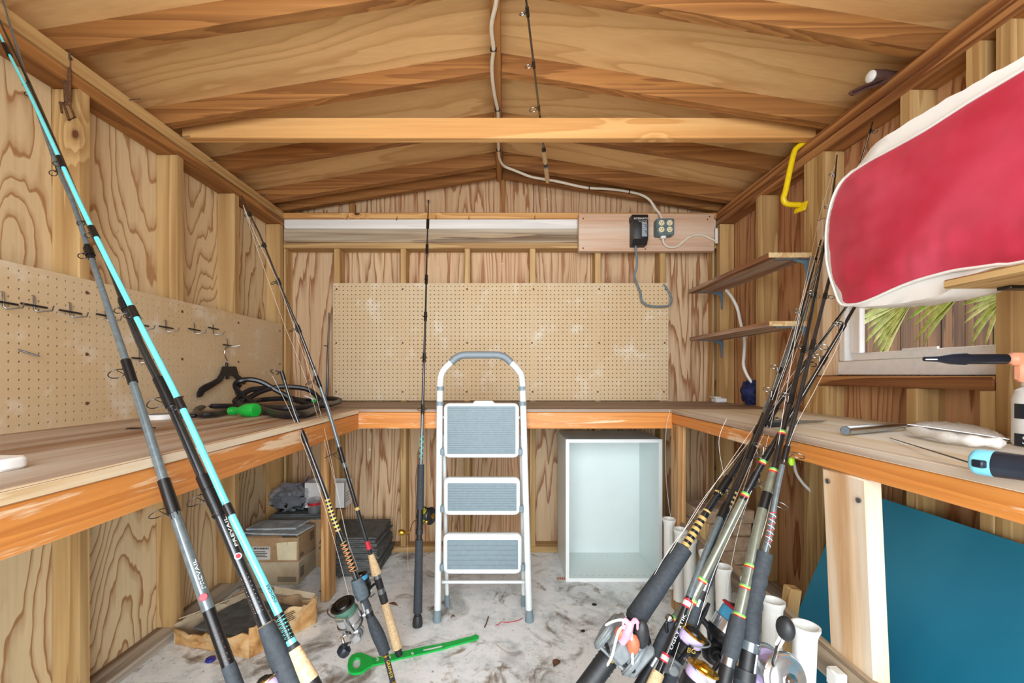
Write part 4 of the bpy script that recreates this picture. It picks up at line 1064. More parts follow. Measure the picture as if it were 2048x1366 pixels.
# ------------------------------------------------------------------ paver bricks at the right back
rows = ['bottom', 'second', 'third', 'fourth', 'fifth', 'top']; cols = ['left', 'middle', 'right']
def brick_mesh(seed):
    mb = MB(); mb.box((0, 0, .0345), (.094, .19, .068), None, None, .006)
    mb.v = [p + Vector((noise.noise(p * 30 + Vector((seed, 0, 0))), noise.noise(p * 30 + Vector((0, seed, 0))), 0)) * .004 for p in mb.v]; return mb
brk = None
for r in range(6):
    for c in range(3):
        lab = f'rough tan paver brick, {rows[r]} course, {cols[c]} of three beside the bench post'
        x = 1.0 + c * .097 + random.uniform(-.004, .004) + (.006 if r % 2 else 0); y = 2.24 + random.uniform(-.012, .012)
        if brk is None: brk = build('paver_brick', brick_mesh(1), 'paver', None, lab, 'brick', 'pavers stacked by the right wall', origin=(0, 0, 0)); o = brk
        else: o = brk.copy(); COL.objects.link(o); o['label'] = lab
        o.location = (x, y, .0003 + r * .0693); o.rotation_euler = (0, 0, R(random.uniform(-3, 3)))

# ------------------------------------------------------------------ boxes and tiles under the left bench
def ordinal(i, n):
    return 'topmost' if i == n - 1 else f'{n - i}{"st" if n - i == 1 and n - i != 11 else "nd" if n - i == 2 else "rd" if n - i == 3 else "th"} from the top'
tile = None; NT = 20
for i in range(NT):
    lab = f'dark slate floor tile, {ordinal(i, NT)} of the stack by the back wall'
    if tile is None: tile = build('slate_tile', MB().box((0, 0, .005), (.302, .302, .0098), None, None, .0012), 'slate', None, lab, 'tile', 'slate tiles stacked by the back wall', origin=(0, 0, 0)); o = tile
    else: o = tile.copy(); COL.objects.link(o); o['label'] = lab
    o.location = (-.838 + random.uniform(-.012, .012) - (.012 if i > 12 else 0), 2.468 + random.uniform(-.004, .004), .0002 + i * .0105); o.rotation_euler = (0, 0, R(random.uniform(-2, 2)))
BX0, BX1, BY0, BY1 = -1.362, -1.075, 2.225, 2.425
def carton(name, lab, x0, x1, y0, y1, z0, z1, mat, grp=None):
    t = thing(name, lab, 'box', ((x0 + x1) / 2, (y0 + y1) / 2, z0), grp)
    build('body', MB().bb(x0, x1, y0, y1, z0, z1, None, .003), mat, t); return t
b2_ = carton('carton', 'lower pale cardboard tile carton under the left bench', BX0, BX1, BY0, BY1, 0, .118, 'cardboard_pale')
m = MB()
for k in range(6): m.bb(BX1 - .11, BX1 - .012, BY0 - .0008, BY0, .018 + k * .0045, .0198 + k * .0045)
for k in range(9): m.bb(BX1, BX1 + .0008, BY0 + .02, BY0 + .06, .03 + k * .006, .0325 + k * .006)
PLINES(m, 'ink', b2_)
b1_ = carton('carton', 'upper brown cardboard tile carton with pale patch and torn top', BX0, BX1, BY0, BY1, .1185, .245, 'cardboard')
build('paper_patch', MB().prism([(0, 0), (.098, 0), (.1, .096), (.053, .094), (.051, .066), (.049, .094), (-.006, .088)], (BX1 - .108, BY0 - .0002, .13), (1, 0, 0), (0, 0, 1), .001), 'paper', b1_)
build('shipping_label', MB().bb(BX0 + .02, BX0 + .14, BY0 - .001, BY0, .132, .20), 'paper_white', b1_)
m = MB()
for k in range(10):
    m.bb(BX0 + .055 + k * .008, BX0 + .06 + k * .008, BY0 - .002, BY0 - .001, .186, .195)
for k in range(4): m.bb(BX0 + .055, BX0 + .125 - .01 * (k % 2), BY0 - .002, BY0 - .001, .146 + k * .009, .149 + k * .009)
for k in range(8): m.bb(BX1, BX1 + .0008, BY0 + .13, BY0 + .18, .18 + k * .006, .1825 + k * .006)
PLINES(m, 'ink', b1_)
lettering(b1_, 'tile', (BX1 + .0006, BY0 + .035, .147), (0, 1, 0), (0, 0, 1), .034, 'ink')
fl = MB(); fl.prism([(0, 0), (.20, 0), (.18, .03), (.02, .026)], (BX0 + .004, BY0, .2455), (1, 0, 0), (0, .92, .38), .003)
build('flap', fl, 'cardboard', b1_)
fl = MB(); fl.prism([(0, 0), (.195, 0), (.19, .05), (.06, .07), (.01, .03)], (BX1, BY0 + .002, .2455), (0, 1, 0), (-.9, 0, .35), .003)
build('flap', fl, 'cardboard', b1_)
t_ = build('slate_tile', MB().box((-1.235, 2.325, .2535), (.25, .18, .0098), Matrix.Rotation(R(2), 3, 'Z'), None, .0012), 'slate', None, 'dark slate tile lying on top of the brown carton', 'tile')
def scrap(lab, poly, x, y, z, t, rz):
    c, s_ = math.cos(R(rz)), math.sin(R(rz))
    pl = []
    for i in range(len(poly)):
        a, b = poly[i], poly[(i + 1) % len(poly)]
        for k in range(4):
            f = k / 4; px, py = a[0] + (b[0] - a[0]) * f + random.uniform(-.004, .004), a[1] + (b[1] - a[1]) * f + random.uniform(-.004, .004)
            pl.append((px, py))
    m = MB().prism(pl, (x, y, z), (c, s_, 0), (-s_, c, .02), t)
    return build('slate_scrap', m, 'slate_scrap', None, lab, 'tile')
scrap('grey broken slate sheet, lower of two on the brown carton', [(-.16, -.07), (.13, -.075), (.15, .06), (-.14, .07)], -1.205, 2.30, .261, .008, -3)
scrap('pale grey broken slate sheet, upper of two on the brown carton', [(-.15, -.06), (.11, -.055), (.13, .06), (-.12, .065)], -1.225, 2.325, .2725, .009, 3)
pb = carton('carton', 'back cardboard tile carton in the left corner under the bench', -1.362, -1.03, 2.435, 2.622, 0, .27, 'cardboard')
fp = None
for k in range(3):
    lab = f'dark slate tile, {["lowest", "middle", "topmost"][k]} of three under the zip bag'
    o = build('slate_tile', MB().box((-1.20 + .012 * k, 2.525, .2755 + .0105 * k), (.30, .18, .0098), Matrix.Rotation(R(1.5 * k - 1), 3, 'Z'), None, .0012), 'slate', None, lab, 'tile', 'slate tiles on the back carton')
ZT = .302
zb_ = thing('zip_bag', 'clear zip bag full of dark hardware on the back tiles', 'bag', (-1.25, 2.50, ZT))
build('contents', MB().blob((-1.262, 2.505, ZT + .055), (.098, .058, .052), 26, 16, .45, 4.5, 9, None, -.054), 'dark_steel', zb_)
build('film', MB().blob((-1.26, 2.505, ZT + .075), (.112, .068, .078), 30, 20, .35, 3.2, 5, None, -.0745), 'bag_film', zb_)
build('zip_strip', MB().tube(smoothpath([Vector((-1.30, 2.5, ZT + .135)), Vector((-1.22, 2.5, ZT + .14)), Vector((-1.17, 2.5, ZT + .165)), Vector((-1.145, 2.5, ZT + .20))], 5), .006, 6, None, True, .4), 'blue_cap', zb_)
wx = thing('white_tub', 'white open parts box beside the zip bag, behind the bench post', 'box', (-1.03, 2.55, ZT))
x0, x1, y0, y1, z0, z1 = -1.175, -.935, 2.50, 2.615, ZT + .0105, ZT + .16
m = MB(); m.bb(x0, x1, y0, y0 + .004, z0, z1); m.bb(x0, x1, y1 - .004, y1, z0, z1); m.bb(x0, x0 + .004, y0, y1, z0, z1); m.bb(x1 - .004, x1, y0, y1, z0, z1); m.bb(x0, x1, y0, y1, z0, z0 + .004)
build('shell', m, 'white_plastic', wx)
m = MB()
for k in range(4): m.bb(x1, x1 + .001, y0 + .01, y0 + .07 - .01 * (k % 2), z0 + .035 + k * .016, z0 + .04 + k * .016)
PLINES(m, 'ladder_grey', wx)
jr = thing('screw_jar', 'clear jar with red lid in front of the white box', 'jar', (-1.10, 2.47, ZT))
build('jar', MB().lathe((-1.098, 2.466, ZT + .0005), (0, 0, 1), [(.034, 0), (.036, .004), (.036, .04), (.033, .045)], 20), 'jar_clear', jr)
build('contents', MB().lathe((-1.098, 2.466, ZT + .002), (0, 0, 1), [(.031, 0), (.032, .028)], 16), 'dark_steel', jr)
build('lid', MB().lathe((-1.098, 2.466, ZT + .0455), (0, 0, 1), [(.038, 0), (.038, .012), (.036, .014)], 20), 'red_plastic', jr)
build('sorted_tray', MB().lathe((-1.098, 2.466, ZT + .06), (0, 0, 1), [(.036, 0), (.037, .018), (.03, .022)], 20), 'jar_clear', jr)

# crumpled open carton on the floor with a slate tile inside
oc = thing('open_carton', 'crumpled stained open cardboard carton on the floor at left', 'box', (-1.08, 1.8, 0))
A, B, C = Vector((-1.345, 1.735, 0)), Vector((-.985, 1.645, 0)), Vector((-.83, 1.885, 0)); D = A + C - B
def wall(p, q, h0, h1, out, seed, n=14, mt='cardboard_stained', rows_=5, th=.006):
    vs = []; fs = []; d = (q - p); o_ = Vector((d.y, -d.x, 0)).normalized()
    for side in (0, 1):
        for j in range(rows_ + 1):
            for i in range(n + 1):
                f = i / n; t = j / rows_; h = (h0 + (h1 - h0) * f) * (1 + .30 * noise.noise(Vector((f * 4, seed, 0))) + .12 * noise.noise(Vector((f * 14, seed, 2)))) * t
                w_ = (.034 * noise.noise(Vector((f * 5, t * 2.2, seed))) + .014 * noise.noise(Vector((f * 15, t * 6, seed)))) * t + out * t * t
                e = 0 if i in (0, n) else 1
                vs.append(p + d * f + o_ * (w_ * (e * .8 + .2) - side * th) + Vector((0, 0, h + .001)))
    m_ = (rows_ + 1) * (n + 1)
    for side in (0, 1):
        for j in range(rows_):
            for i in range(n):
                a = side * m_ + j * (n + 1) + i; f_ = (a, a + 1, a + n + 2, a + n + 1); fs.append(f_ if side == 0 else f_[::-1])
    for i in range(n):
        a = rows_ * (n + 1) + i; fs.append((a, a + 1, m_ + a + 1, m_ + a)); fs.append((i + 1, i, m_ + i, m_ + i + 1))
    for i in (0, n):
        for j in range(rows_): a = j * (n + 1) + i; fs.append((a, a + n + 1, m_ + a + n + 1, m_ + a))
    return MB().add(vs, fs)
build('front_wall', wall(A, B, .062, .085, .02, 1.3, 20), 'cardboard_stained', oc)
build('side_wall', wall(B, C, .125, .115, .02, 4.1, 20), 'cardboard_stained', oc)
build('back_wall', wall(C, D, .10, .10, 0, 7.7), 'cardboard', oc)
build('side_wall', wall(D, A, .105, .085, -.01, 2.9), 'cardboard_pale', oc)
build('base', MB().prism([(p.x, p.y) for p in (A, B, C, D)], (0, 0, .0006), (1, 0, 0), (0, 1, 0), .004), 'cardboard', oc)
build('flap', MB().prism([(0, 0), (.26, .01), (.25, .075), (.03, .07)], D.lerp(A, .95) + Vector((.004, .0, .098)), (D - A).normalized(), (.55, -.15, .22), .004), 'cardboard_pale', oc)
build('flap', MB().prism([(0, 0), (.2, 0), (.22, .07), (.0, .06)], C.lerp(D, .05) + Vector((0, -.004, .105)), (D - C).normalized(), (.1, .2, .32), .004), 'cardboard_pale', oc)
bd = (C - B).normalized()
pr = MB()
for k in range(5): pr.box(B.lerp(C, .42) + Vector((.018, -.012, .082 + .008 * k)), (.001, .11 - .012 * (k % 3), .0028), Matrix.Rotation(math.atan2(bd.y, bd.x) - R(90), 3, 'Z'))
PLINES(pr, 'ink', oc)
ti = thing('slate_tile', 'dusty slate tile lying inside the crumpled open carton', 'tile', (-1.08, 1.81, .03))
m = MB(); cc = (A + B + C + D) / 4; ang = math.atan2((B - A).y, (B - A).x)
m.box((cc.x, cc.y, .066), (.30, .235, .0098), Matrix.Rotation(ang, 3, 'Z'), None, .0012); build('slab', m, 'slate', ti)
build('round_mark', MB().lathe((cc.x + .05, cc.y + .03, .0711), (0, 0, 1), [(.022, 0), (.022, .0006)], 20), 'slate_scrap', ti)
build('packing', MB().box((cc.x, cc.y, .033), (.24, .19, .054), Matrix.Rotation(ang, 3, 'Z')), 'cardboard', ti)

# ------------------------------------------------------------------ things on the right bench
def Bz(u, v, z): s = (V0 - v) / (ZB + z - CZ); return P(u, v, s)
ln = thing('landing_net', 'aluminium landing net with white mesh lying on the right bench', 'net', Bz(1800, 870, 0))
a, b = Bz(1691, 861, .0135), Bz(1812, 851, .0135)
pa = [a + (b - a) * t for t in (0, .35, .7, 1.0)]
build('handle', MB().tube(pa, [.0132, .0132, .012, .006], 16, None, True, .9), 'chrome', ln)
build('bore', MB().lathe(a - (b - a).normalized() * .0006, (a - b), [(.0105, 0), (.0105, .0004)], 16), 'grey_cable', ln)
hoop = [b, Bz(1850, 856, .012), Bz(1920, 866, .01), Bz(1985, 876, .008), Bz(2020, 882, .006)]
build('rim', MB().tube(smoothpath(hoop, 5), [.006] * 26 if False else .0045, 8), 'chrome', ln)
hoop2 = [b, Bz(1840, 846, .008), Bz(1910, 850, .006), Bz(1980, 862, .006), Bz(2020, 882, .006)]
build('rim', MB().tube(smoothpath(hoop2, 5), .0045, 8), 'chrome', ln)
vs = []; fs = []; nu, nv = 40, 16
c0 = smoothpath(hoop, 10); c1 = smoothpath(hoop2, 10)
for i in range(41):
    for j in range(nv + 1):
        f = j / nv; p = c0[i].lerp(c1[i], f * 1.25 - .12)
        h = .018 * math.sin(math.pi * min(1, f)) * math.sin(math.pi * i / 40) + .006 * noise.noise(Vector((i * .5, j * .8, 0)))
        vs.append(Vector((p.x, p.y, max(ZB + .003, ZB + .004 + h))))
for i in range(40):
    for j in range(nv): a_ = i * (nv + 1) + j; fs.append((a_, a_ + 1, a_ + nv + 2, a_ + nv + 1))
mesh_net = build('mesh_bag', MB().add(vs, fs), 'mesh_white', ln)
bag = [Bz(1815 + 14 * k, 858 + k * 2.0 + 6 * math.sin(k * .22), .016) for k in range(15)]
build('mesh_bag', MB().tube(bag, [.004] + [.011 + .003 * math.sin(k * 1.7) for k in range(13)] + [.004], 10), 'mesh_white', ln)
kn = thing('fillet_knife', 'fillet knife with black handle and thin blade on the right bench', 'knife', Bz(1560, 848, 0))
a, b = Bz(1536, 848, .011), Bz(1592, 845, .011)
build('handle', MB().tube([a, a.lerp(b, .15), a.lerp(b, .6), b], [.008, .0105, .0105, .008], 10), 'black_rubber', kn)
c = Bz(1655, 841, .008); d = (c - b).normalized()
build('blade', MB().prism([(0, 0), ((c - b).length * .8, .001), ((c - b).length, .006), (0, .014)], b + Vector((0, 0, -.005)), d, Vector((0, -.35, .95)), .0012), 'steel', kn)
tl = thing('gaff_handle', 'dark ribbed handle with light blue end cap at the bench front', 'tool', Bz(1990, 935, 0))
a, b = Bz(1945, 922, .021), Bz(1975, 926, .021); ax = (b - a).normalized(); e = a + ax * .34
build('end_cap', MB().lathe(a, ax, [(.015, 0), (.019, .003), (.0205, .008), (.0205, .026)], 22), 'sky_blue', tl)
build('cap_slot', MB().box(a + ax * .010 + Vector((-.012, -.012, .0)), (.02, .016, .012), None, None, .002), 'navy_plastic', tl)
build('grip', MB().lathe(a + ax * .0262, ax, [(.0205, 0), (.0195, .02), (.018, .10), (.018, .31)], 22), 'navy_plastic', tl)
build('spike', MB().tube([a + Vector((0, 0, -.004)), Bz(1780, 876, .004)], [.0016, .001], 6), 'dark_steel', tl)
sb = thing('spray_bottle', 'white spray bottle with peach trigger head and long black nozzle', 'bottle', (1.05, .93, ZB))
s = 905.0
q = lambda u, v: P(u, v, s)
cx = q(2090, 0).x; yb_ = F / s
def zz(v): return CZ + (V0 - v) / s
build('bottle', MB().lathe((cx, yb_, ZB + .0005), (0, 0, 1), [(.046, 0), (.049, .006), (.049, zz(800) - ZB), (.044, zz(782) - ZB), (.022, zz(768) - ZB), (.020, zz(762) - ZB)], 26), 'white_plastic', sb)
for v0, v1 in ((808, 838), (868, 893)):
    vs_ = []; fs_ = []; n_ = 14
    for i in range(n_ + 1):
        an = R(158 + 150 * i / n_)
        for z_ in (zz(v1), zz(v0)): vs_.append((cx + .0496 * math.cos(an), yb_ + .0496 * math.sin(an), z_))
    for i in range(n_): fs_.append((2 * i, 2 * i + 2, 2 * i + 3, 2 * i + 1))
    build('label_block', MB().add(vs_, fs_), 'navy_plastic', sb)
an = R(186)
lettering(sb, 'S', (cx + .0502 * math.cos(an), yb_ + .0502 * math.sin(an), zz(881)), (-math.sin(an), math.cos(an), 0), (0, 0, 1), .026, 'ink_white')
build('collar', MB().lathe((cx - .02, yb_, zz(772)), (0, 0, 1), [(.022, 0), (.02, .018), (.016, .02)], 20), 'white_plastic', sb)
m = MB(); m.box(q(2052, 718) + Vector((.012, 0, 0)), (.10, .026, .028), None, None, .008); m.box(q(2048, 742) + Vector((.01, 0, 0)), (.05, .024, .05), None, None, .007)
build('spray_head', m, 'peach', sb)
a = q(2010, 718)
build('nozzle', MB().lathe(a, (-1, 0, 0), [(.0115, 0), (.0115, .088), (.0135, .0885), (.0135, .092), (.012, .12), (.0065, .148), (.005, .178)], 18), 'navy_plastic', sb)
build('nozzle_slot', MB().box(q(1858, 719) + Vector((0, -.0055, 0)), (.025, .002, .0022)), 'white_plastic', sb)
# ------------------------------------------------------------------ fishing rods and reels
class Axis:
    def __init__(self, pts, va, sa, k):
        self.p = sorted(pts, key=lambda q: q[1]); self.va, self.sa, self.k = va, sa, k
        (u0, v0), (u1, v1) = self.p[-2], self.p[-1]
        vf = (V0 + CZ * (sa - k * va)) / (1 - CZ * k)          # where the rod meets the floor
        self.vf = vf - 4
        if vf > v1 + 5:
            self.p.append((u1 + (u1 - u0) / (v1 - v0) * (vf - 4 - v1), vf - 4))
    def s(self, v): return self.sa + self.k * (v - self.va)
    def u(self, v):
        p = self.p
        if v <= p[0][1]: i = 0
        else:
            i = 0
            while i < len(p) - 2 and p[i + 1][1] < v: i += 1
        a, b = p[i], p[i + 1]; t = (v - a[1]) / (b[1] - a[1])
        # cubic blend for a smooth bend
        m0 = (b[0] - p[i - 1][0]) / (b[1] - p[i - 1][1]) if i > 0 else (b[0] - a[0]) / (b[1] - a[1])
        m1 = (p[i + 2][0] - a[0]) / (p[i + 2][1] - a[1]) if i < len(p) - 2 else (b[0] - a[0]) / (b[1] - a[1])
        h = b[1] - a[1]; t2, t3 = t * t, t ** 3
        return (2 * t3 - 3 * t2 + 1) * a[0] + (t3 - 2 * t2 + t) * h * m0 + (-2 * t3 + 3 * t2) * b[0] + (t3 - t2) * h * m1
    def at(self, v): return P(self.u(v), v, self.s(v))
    def d(self, v): return (self.at(v - 3) - self.at(v + 3)).normalized()   # towards the tip
def side_of(ax, v, ang):
    "unit vector across the rod: 0 = picture right, 90 = towards the camera"
    d = ax.d(v); x = Vector((1, 0, 0)); x = (x - d * x.dot(d)).normalized(); y = d.cross(x)
    if y.y > 0: y = -y
    return x * math.cos(R(ang)) + y * math.sin(R(ang))
def sect(t, ax, name, v0, v1, w0, w1, mat, seg=14, n=None, prof=None, label=None):
    n = n or max(2, int(abs(v1 - v0) / 45) + 2)
    vs = [v0 + (v1 - v0) * i / (n - 1) for i in range(n)]
    if prof: rs = [(prof(i / (n - 1))) / 2 / ax.s(v) for i, v in enumerate(vs)]
    else: rs = [(w0 + (w1 - w0) * i / (n - 1)) / 2 / ax.s(v) for i, v in enumerate(vs)]
    return build(name, MB().tube([ax.at(v) for v in vs], rs, seg), mat, t, label)
def zigzag(t, ax, v0, v1, wd, mat, turns, hand=1, r=1.6):
    m = MB(); pts = []; n = int(turns * 10)
    for i in range(n + 1):
        f = i / n; v = v0 + (v1 - v0) * f; d = ax.d(v); a = side_of(ax, v, 0); b = d.cross(a); an = hand * 2 * math.pi * turns * f
        pts.append(ax.at(v) + (a * math.cos(an) + b * math.sin(an)) * (wd(f) / 2 / ax.s(v) * .935))
    build('thread_wrap', m.tube(pts, r / 2 / ax.s((v0 + v1) / 2), 5), mat, t)
def guide(t, ax, v, rpx, ang, wpx, mat='dark_steel', thick=1.3):
    s = ax.s(v); Rr = rpx / s; sd = side_of(ax, v, ang); d = ax.d(v); o = ax.at(v); rr = wpx / 2 / s
    c = o + sd * (Rr + rr + Rr * .55) + d * Rr * .25
    m = MB(); m.ring(c, d + sd * .15, Rr, thick / 2 / s * 1.3, 18, 6)
    z = d.cross(sd)
    for k in (-1, 1): m.tube([o + sd * rr - d * Rr * 1.1, c - sd * Rr * .8 + z * Rr * .55 * k], thick / 2 / s, 5)
    m.tube([o + sd * rr + d * Rr * .9, c - sd * Rr], thick / 2 / s, 5)
    build('guide', m, mat, t)
    build('guide_wrap', MB().tube([o - d * Rr * 1.5, o + d * Rr * 1.2], rr * 1.12, 10), 'thread_black', t)
    return c
def text_along(t, ax, s_, v0, wpx, h, mat, ang, up=True, squash=1.0):
    d = ax.d(v0); sd = side_of(ax, v0, ang); o = ax.at(v0) + sd * (wpx / 2 / ax.s(v0) * 1.03)
    ex = d if up else -d; ey = sd.cross(ex) if False else ex.cross(sd) * -1
    # letters face along sd
    ez = sd; ey = ez.cross(ex)
    lettering(t, s_, o, ex, ey, h / ax.s(v0), mat, squash=squash)
def spin_reel(t, foot, axis, side, D, mats, crank=None, off=1.2, back=.55, bail=1):
    X = side.normalized(); Y = axis.normalized(); X = (X - Y * X.dot(Y)).normalized(); Z = X.cross(Y)
    L = lambda a, b, c: foot + (X * a + Y * b + Z * c) * D
    m = MB()
    m.tube([L(.17, .55, 0), L(.2, .2, 0), L(.2, -.3, 0), L(.17, -.6, 0)], [D * .05, D * .08, D * .09, D * .05], 8)
    m.tube(smoothpath([L(.2, 0, 0), L(.55, -.12, 0), L(off * .8, -.42, 0), L(off, -.6, 0)], 4), [D * .10] * 5 + [D * .11] * 4 + [D * .14] * 4, 10)
    m.lathe(L(off, -1.0, 0), Y, [(.02 * D, 0), (.2 * D, .03 * D), (.33 * D, .2 * D), (.36 * D, .42 * D), (.28 * D, .62 * D), (.22 * D, .74 * D)], 18)
    m.lathe(L(off, -.62, -.42), Z, [(.16 * D, 0), (.24 * D, .1 * D), (.24 * D, .74 * D), (.16 * D, .84 * D)], 14)
    body = build('reel', m, mats['body'], t)
    rt = MB(); rt.lathe(L(off, -.28, 0), Y, [(.2 * D, 0), (.47 * D, .06 * D), (.55 * D, .22 * D), (.55 * D, .36 * D), (.48 * D, .37 * D)], 22)
    for k in (-1, 1):
        rt.tube([L(off, -.1, .52 * k), L(off, .25, .62 * k), L(off, .62, .60 * k)], [D * .13, D * .11, D * .08], 8)
    build('rotor', rt, mats['rotor'], body)
    sp = MB(); sp.lathe(L(off, .08, 0), Y, [(.40 * D, 0), (.50 * D, .02 * D), (.51 * D, .38 * D), (.47 * D, .41 * D)], 24)
    build('spool', sp, mats['spool'], body)
    build('wound_line', MB().lathe(L(off, .48, 0), Y, [(.43 * D, 0), (.455 * D, .06 * D), (.45 * D, .30 * D), (.42 * D, .36 * D)], 24), mats['line'], body)
    build('spool_lip', MB().lathe(L(off, .83, 0), Y, [(.42 * D, 0), (.50 * D, .03 * D), (.51 * D, .07 * D), (.46 * D, .11 * D), (.36 * D, .06 * D)], 24), mats['lip'], body)
    build('drag_knob', MB().lathe(L(off, .86, 0), Y, [(.34 * D, 0), (.30 * D, .10 * D), (.2 * D, .14 * D), (.12 * D, .2 * D), (.0, .21 * D)], 18), mats['knob'], body)
    if bail:
        pts = [L(off + .62 * math.sin(a) * bail, .62 + .30 * math.sin(a), .60 * math.cos(a)) for a in [math.pi * i / 14 for i in range(15)]]
        build('bail', MB().tube(pts, D * .03, 6), mats['bail'], body)
    if crank is None:
        crank = [L(off, -.6, .4), L(off, -.6, .75), L(off - .1, -1.25, .85), L(off - .1, -1.3, 1.15)]
    build('crank', MB().tube(crank[:-1], [D * .09] + [D * .075] * (len(crank) - 3) + [D * .06], 8), mats['crank'], body)
    build('crank', MB().tube([crank[-2], crank[-1]], D * .05, 8), mats['crank'], body)
    ka = (crank[-1] - crank[-2]).normalized(); kb = mats.get('kb', .2) * D
    build('crank_knob', MB().lathe(crank[-1] - ka * kb * .6, ka, [(kb * .3, -kb * .2), (kb * .85, kb * .15), (kb, kb * .7), (kb * .85, kb * 1.3), (kb * .45, kb * 1.55), (0, kb * 1.6)], 16), mats['kn'], body)
    return body
def conv_reel(t, foot, axis, side, D, wd, mats, crank, plate_face):
    "drum reel: the spool's shaft runs across the rod along plate_face"
    Y = axis.normalized(); Z = plate_face.normalized(); Z = (Z - Y * Z.dot(Y)).normalized(); X = side.normalized(); X = (X - Y * X.dot(Y) - Z * X.dot(Z)).normalized()
    c = foot + X * D * .62
    m = MB()
    m.tube([foot + Y * D * .5 + X * D * .1, foot - Y * D * .5 + X * D * .1], D * .09, 8)
    for k in (-1, 1): m.box(foot + X * D * .2 + Z * wd * .35 * k, (D * .1, D * .3, D * .3))
    for k in (-.42, .42): m.tube([c + Y * D * k - Z * wd * .5 + X * D * .15, c + Y * D * k + Z * wd * .5 + X * D * .15], D * .05, 8)
    body = build('reel', m, mats['body'], t)
    for k in (-1, 1):
        pl = MB().lathe(c + Z * wd * .5 * k, Z * k, [(.50 * D, -.02 * D), (.52 * D, .0), (.52 * D, .10 * D), (.48 * D, .15 * D), (.42 * D, .155 * D), (.40 * D, .17 * D), (.12 * D, .21 * D), (.0, .215 * D)], 36)
        build('side_plate', pl, mats['plate'], body)
        build('rim_ring', MB().ring(c + Z * (wd * .5 + .05 * D) * k, Z, .53 * D, .022 * D, 36, 6), mats['rim'], body)
    build('spool', MB().lathe(c - Z * wd * .48, Z, [(.45 * D, 0), (.45 * D, .04 * D), (.34 * D, .06 * D), (.34 * D, wd * .96 - .06 * D), (.45 * D, wd * .96 - .04 * D), (.45 * D, wd * .96)], 26), mats['line'], body)
    build('star_drag', MB().lathe(c + Z * (wd * .5 + .2 * D), Z, [(.16 * D, 0), (.17 * D, .04 * D), (.08 * D, .06 * D), (.06 * D, .16 * D)], 10), mats['crank'], body)
    build('crank', MB().tube(crank[:-1], D * .055, 8, None, True, .5), mats['crank'], body)
    build('crank', MB().tube(crank[-2:], D * .04, 8), mats['crank'], body)
    return body, c, X, Y, Z
def px(ax, du, v, dv=0.0, dy=0.0):
    "a point du, dv pixels from the rod's axis at v"
    return P(ax.u(v) + du, v + dv, ax.s(v)) + Vector((0, dy, 0))
def line_on(t, ax, pts, r=.0007, mat='fish_line'):
    build('fishing_line', MB().tube(smoothpath([P(u, v, ax.s(v) + 4) for u, v in pts], 4), r, 4), mat, t)
def rod(name, lab, ax, blank, grp):
    "blank: list of (v, width px, material)"
    t = thing(name, lab, 'fishing rod', ax.at(ax.vf), grp)
    for i in range(len(blank) - 1):
        v0, w0, mt = blank[i]; v1, w1, _ = blank[i + 1]
        sect(t, ax, 'blank', v0, v1, w0, w1, mt, 12)
    return t

GL = 'rods leaning over the left bench'
# dark grey surf rod
kL = (1171 - 743) / 1346
ax = Axis([(4, -5), (5, 0), (62, 184), (114, 332), (144, 400), (184, 520), (260, 747), (353, 1038), (470, 1366)], 1366, 1171, kL)
t = rod('fishing_rod', 'matte grey surf rod leaning over left bench, leftmost of three', ax, [(-4, 3, 'blank_grey'), (184, 5.5, 'blank_grey'), (400, 8.5, 'blank_grey'), (747, 13.5, 'blank_grey'), (1038, 19, 'blank_grey'), (1220, 23, 'blank_grey')], GL)
sect(t, ax, 'blank', 1220, 1330, 23, 25, 'thread_black')
sect(t, ax, 'grip', 1330, 1480, 27, 30, 'eva'); sect(t, ax, 'reel_seat', 1480, 1620, 30, 32, 'black_plastic'); sect(t, ax, 'grip', 1620, ax.vf, 36, 48, 'eva')
for v, w_ in ((505, 11), (735, 17), (752, 17), (974, 22), (1012, 23), (1000, 23)): sect(t, ax, 'thread_wrap', v - 14, v + 14, w_, w_ + .6, 'thread_black')
for v, r in ((503, 7), (735, 14), (1014, 17)): guide(t, ax, v, r, 196, ax.s(v) * .016, 'dark_steel', 1.5)
guide(t, ax, 340, 6, 190, 7); guide(t, ax, 184, 4, 190, 5)
text_along(t, ax, 'PREVAIL', 1152, 20, 9, 'ink_white', 28, True, 1.9)
m = MB(); o = ax.at(1195); sd = side_of(ax, 1195, 62); d = ax.d(1195)
build('badge', MB().lathe(o + sd * (22 / 2 / ax.s(1195) * .92), sd, [(.0068, 0), (.006, .0016)], 16), 'thread_red', t)
for hd in (1, -1): zigzag(t, ax, 1235, 1322, lambda f: 22.6 + f * 2, 'thread_orange', 7, hd, 2.0)
D = .046
spin_reel(t, px(ax, 0, 1440), ax.d(1440), side_of(ax, 1440, 20), D, dict(body='reel_black', rotor='reel_black', spool='reel_black', line='line_lilac', lip='gold', knob='reel_black', bail='chrome', crank='reel_black', kn='black_rubber'), None, 1.3)
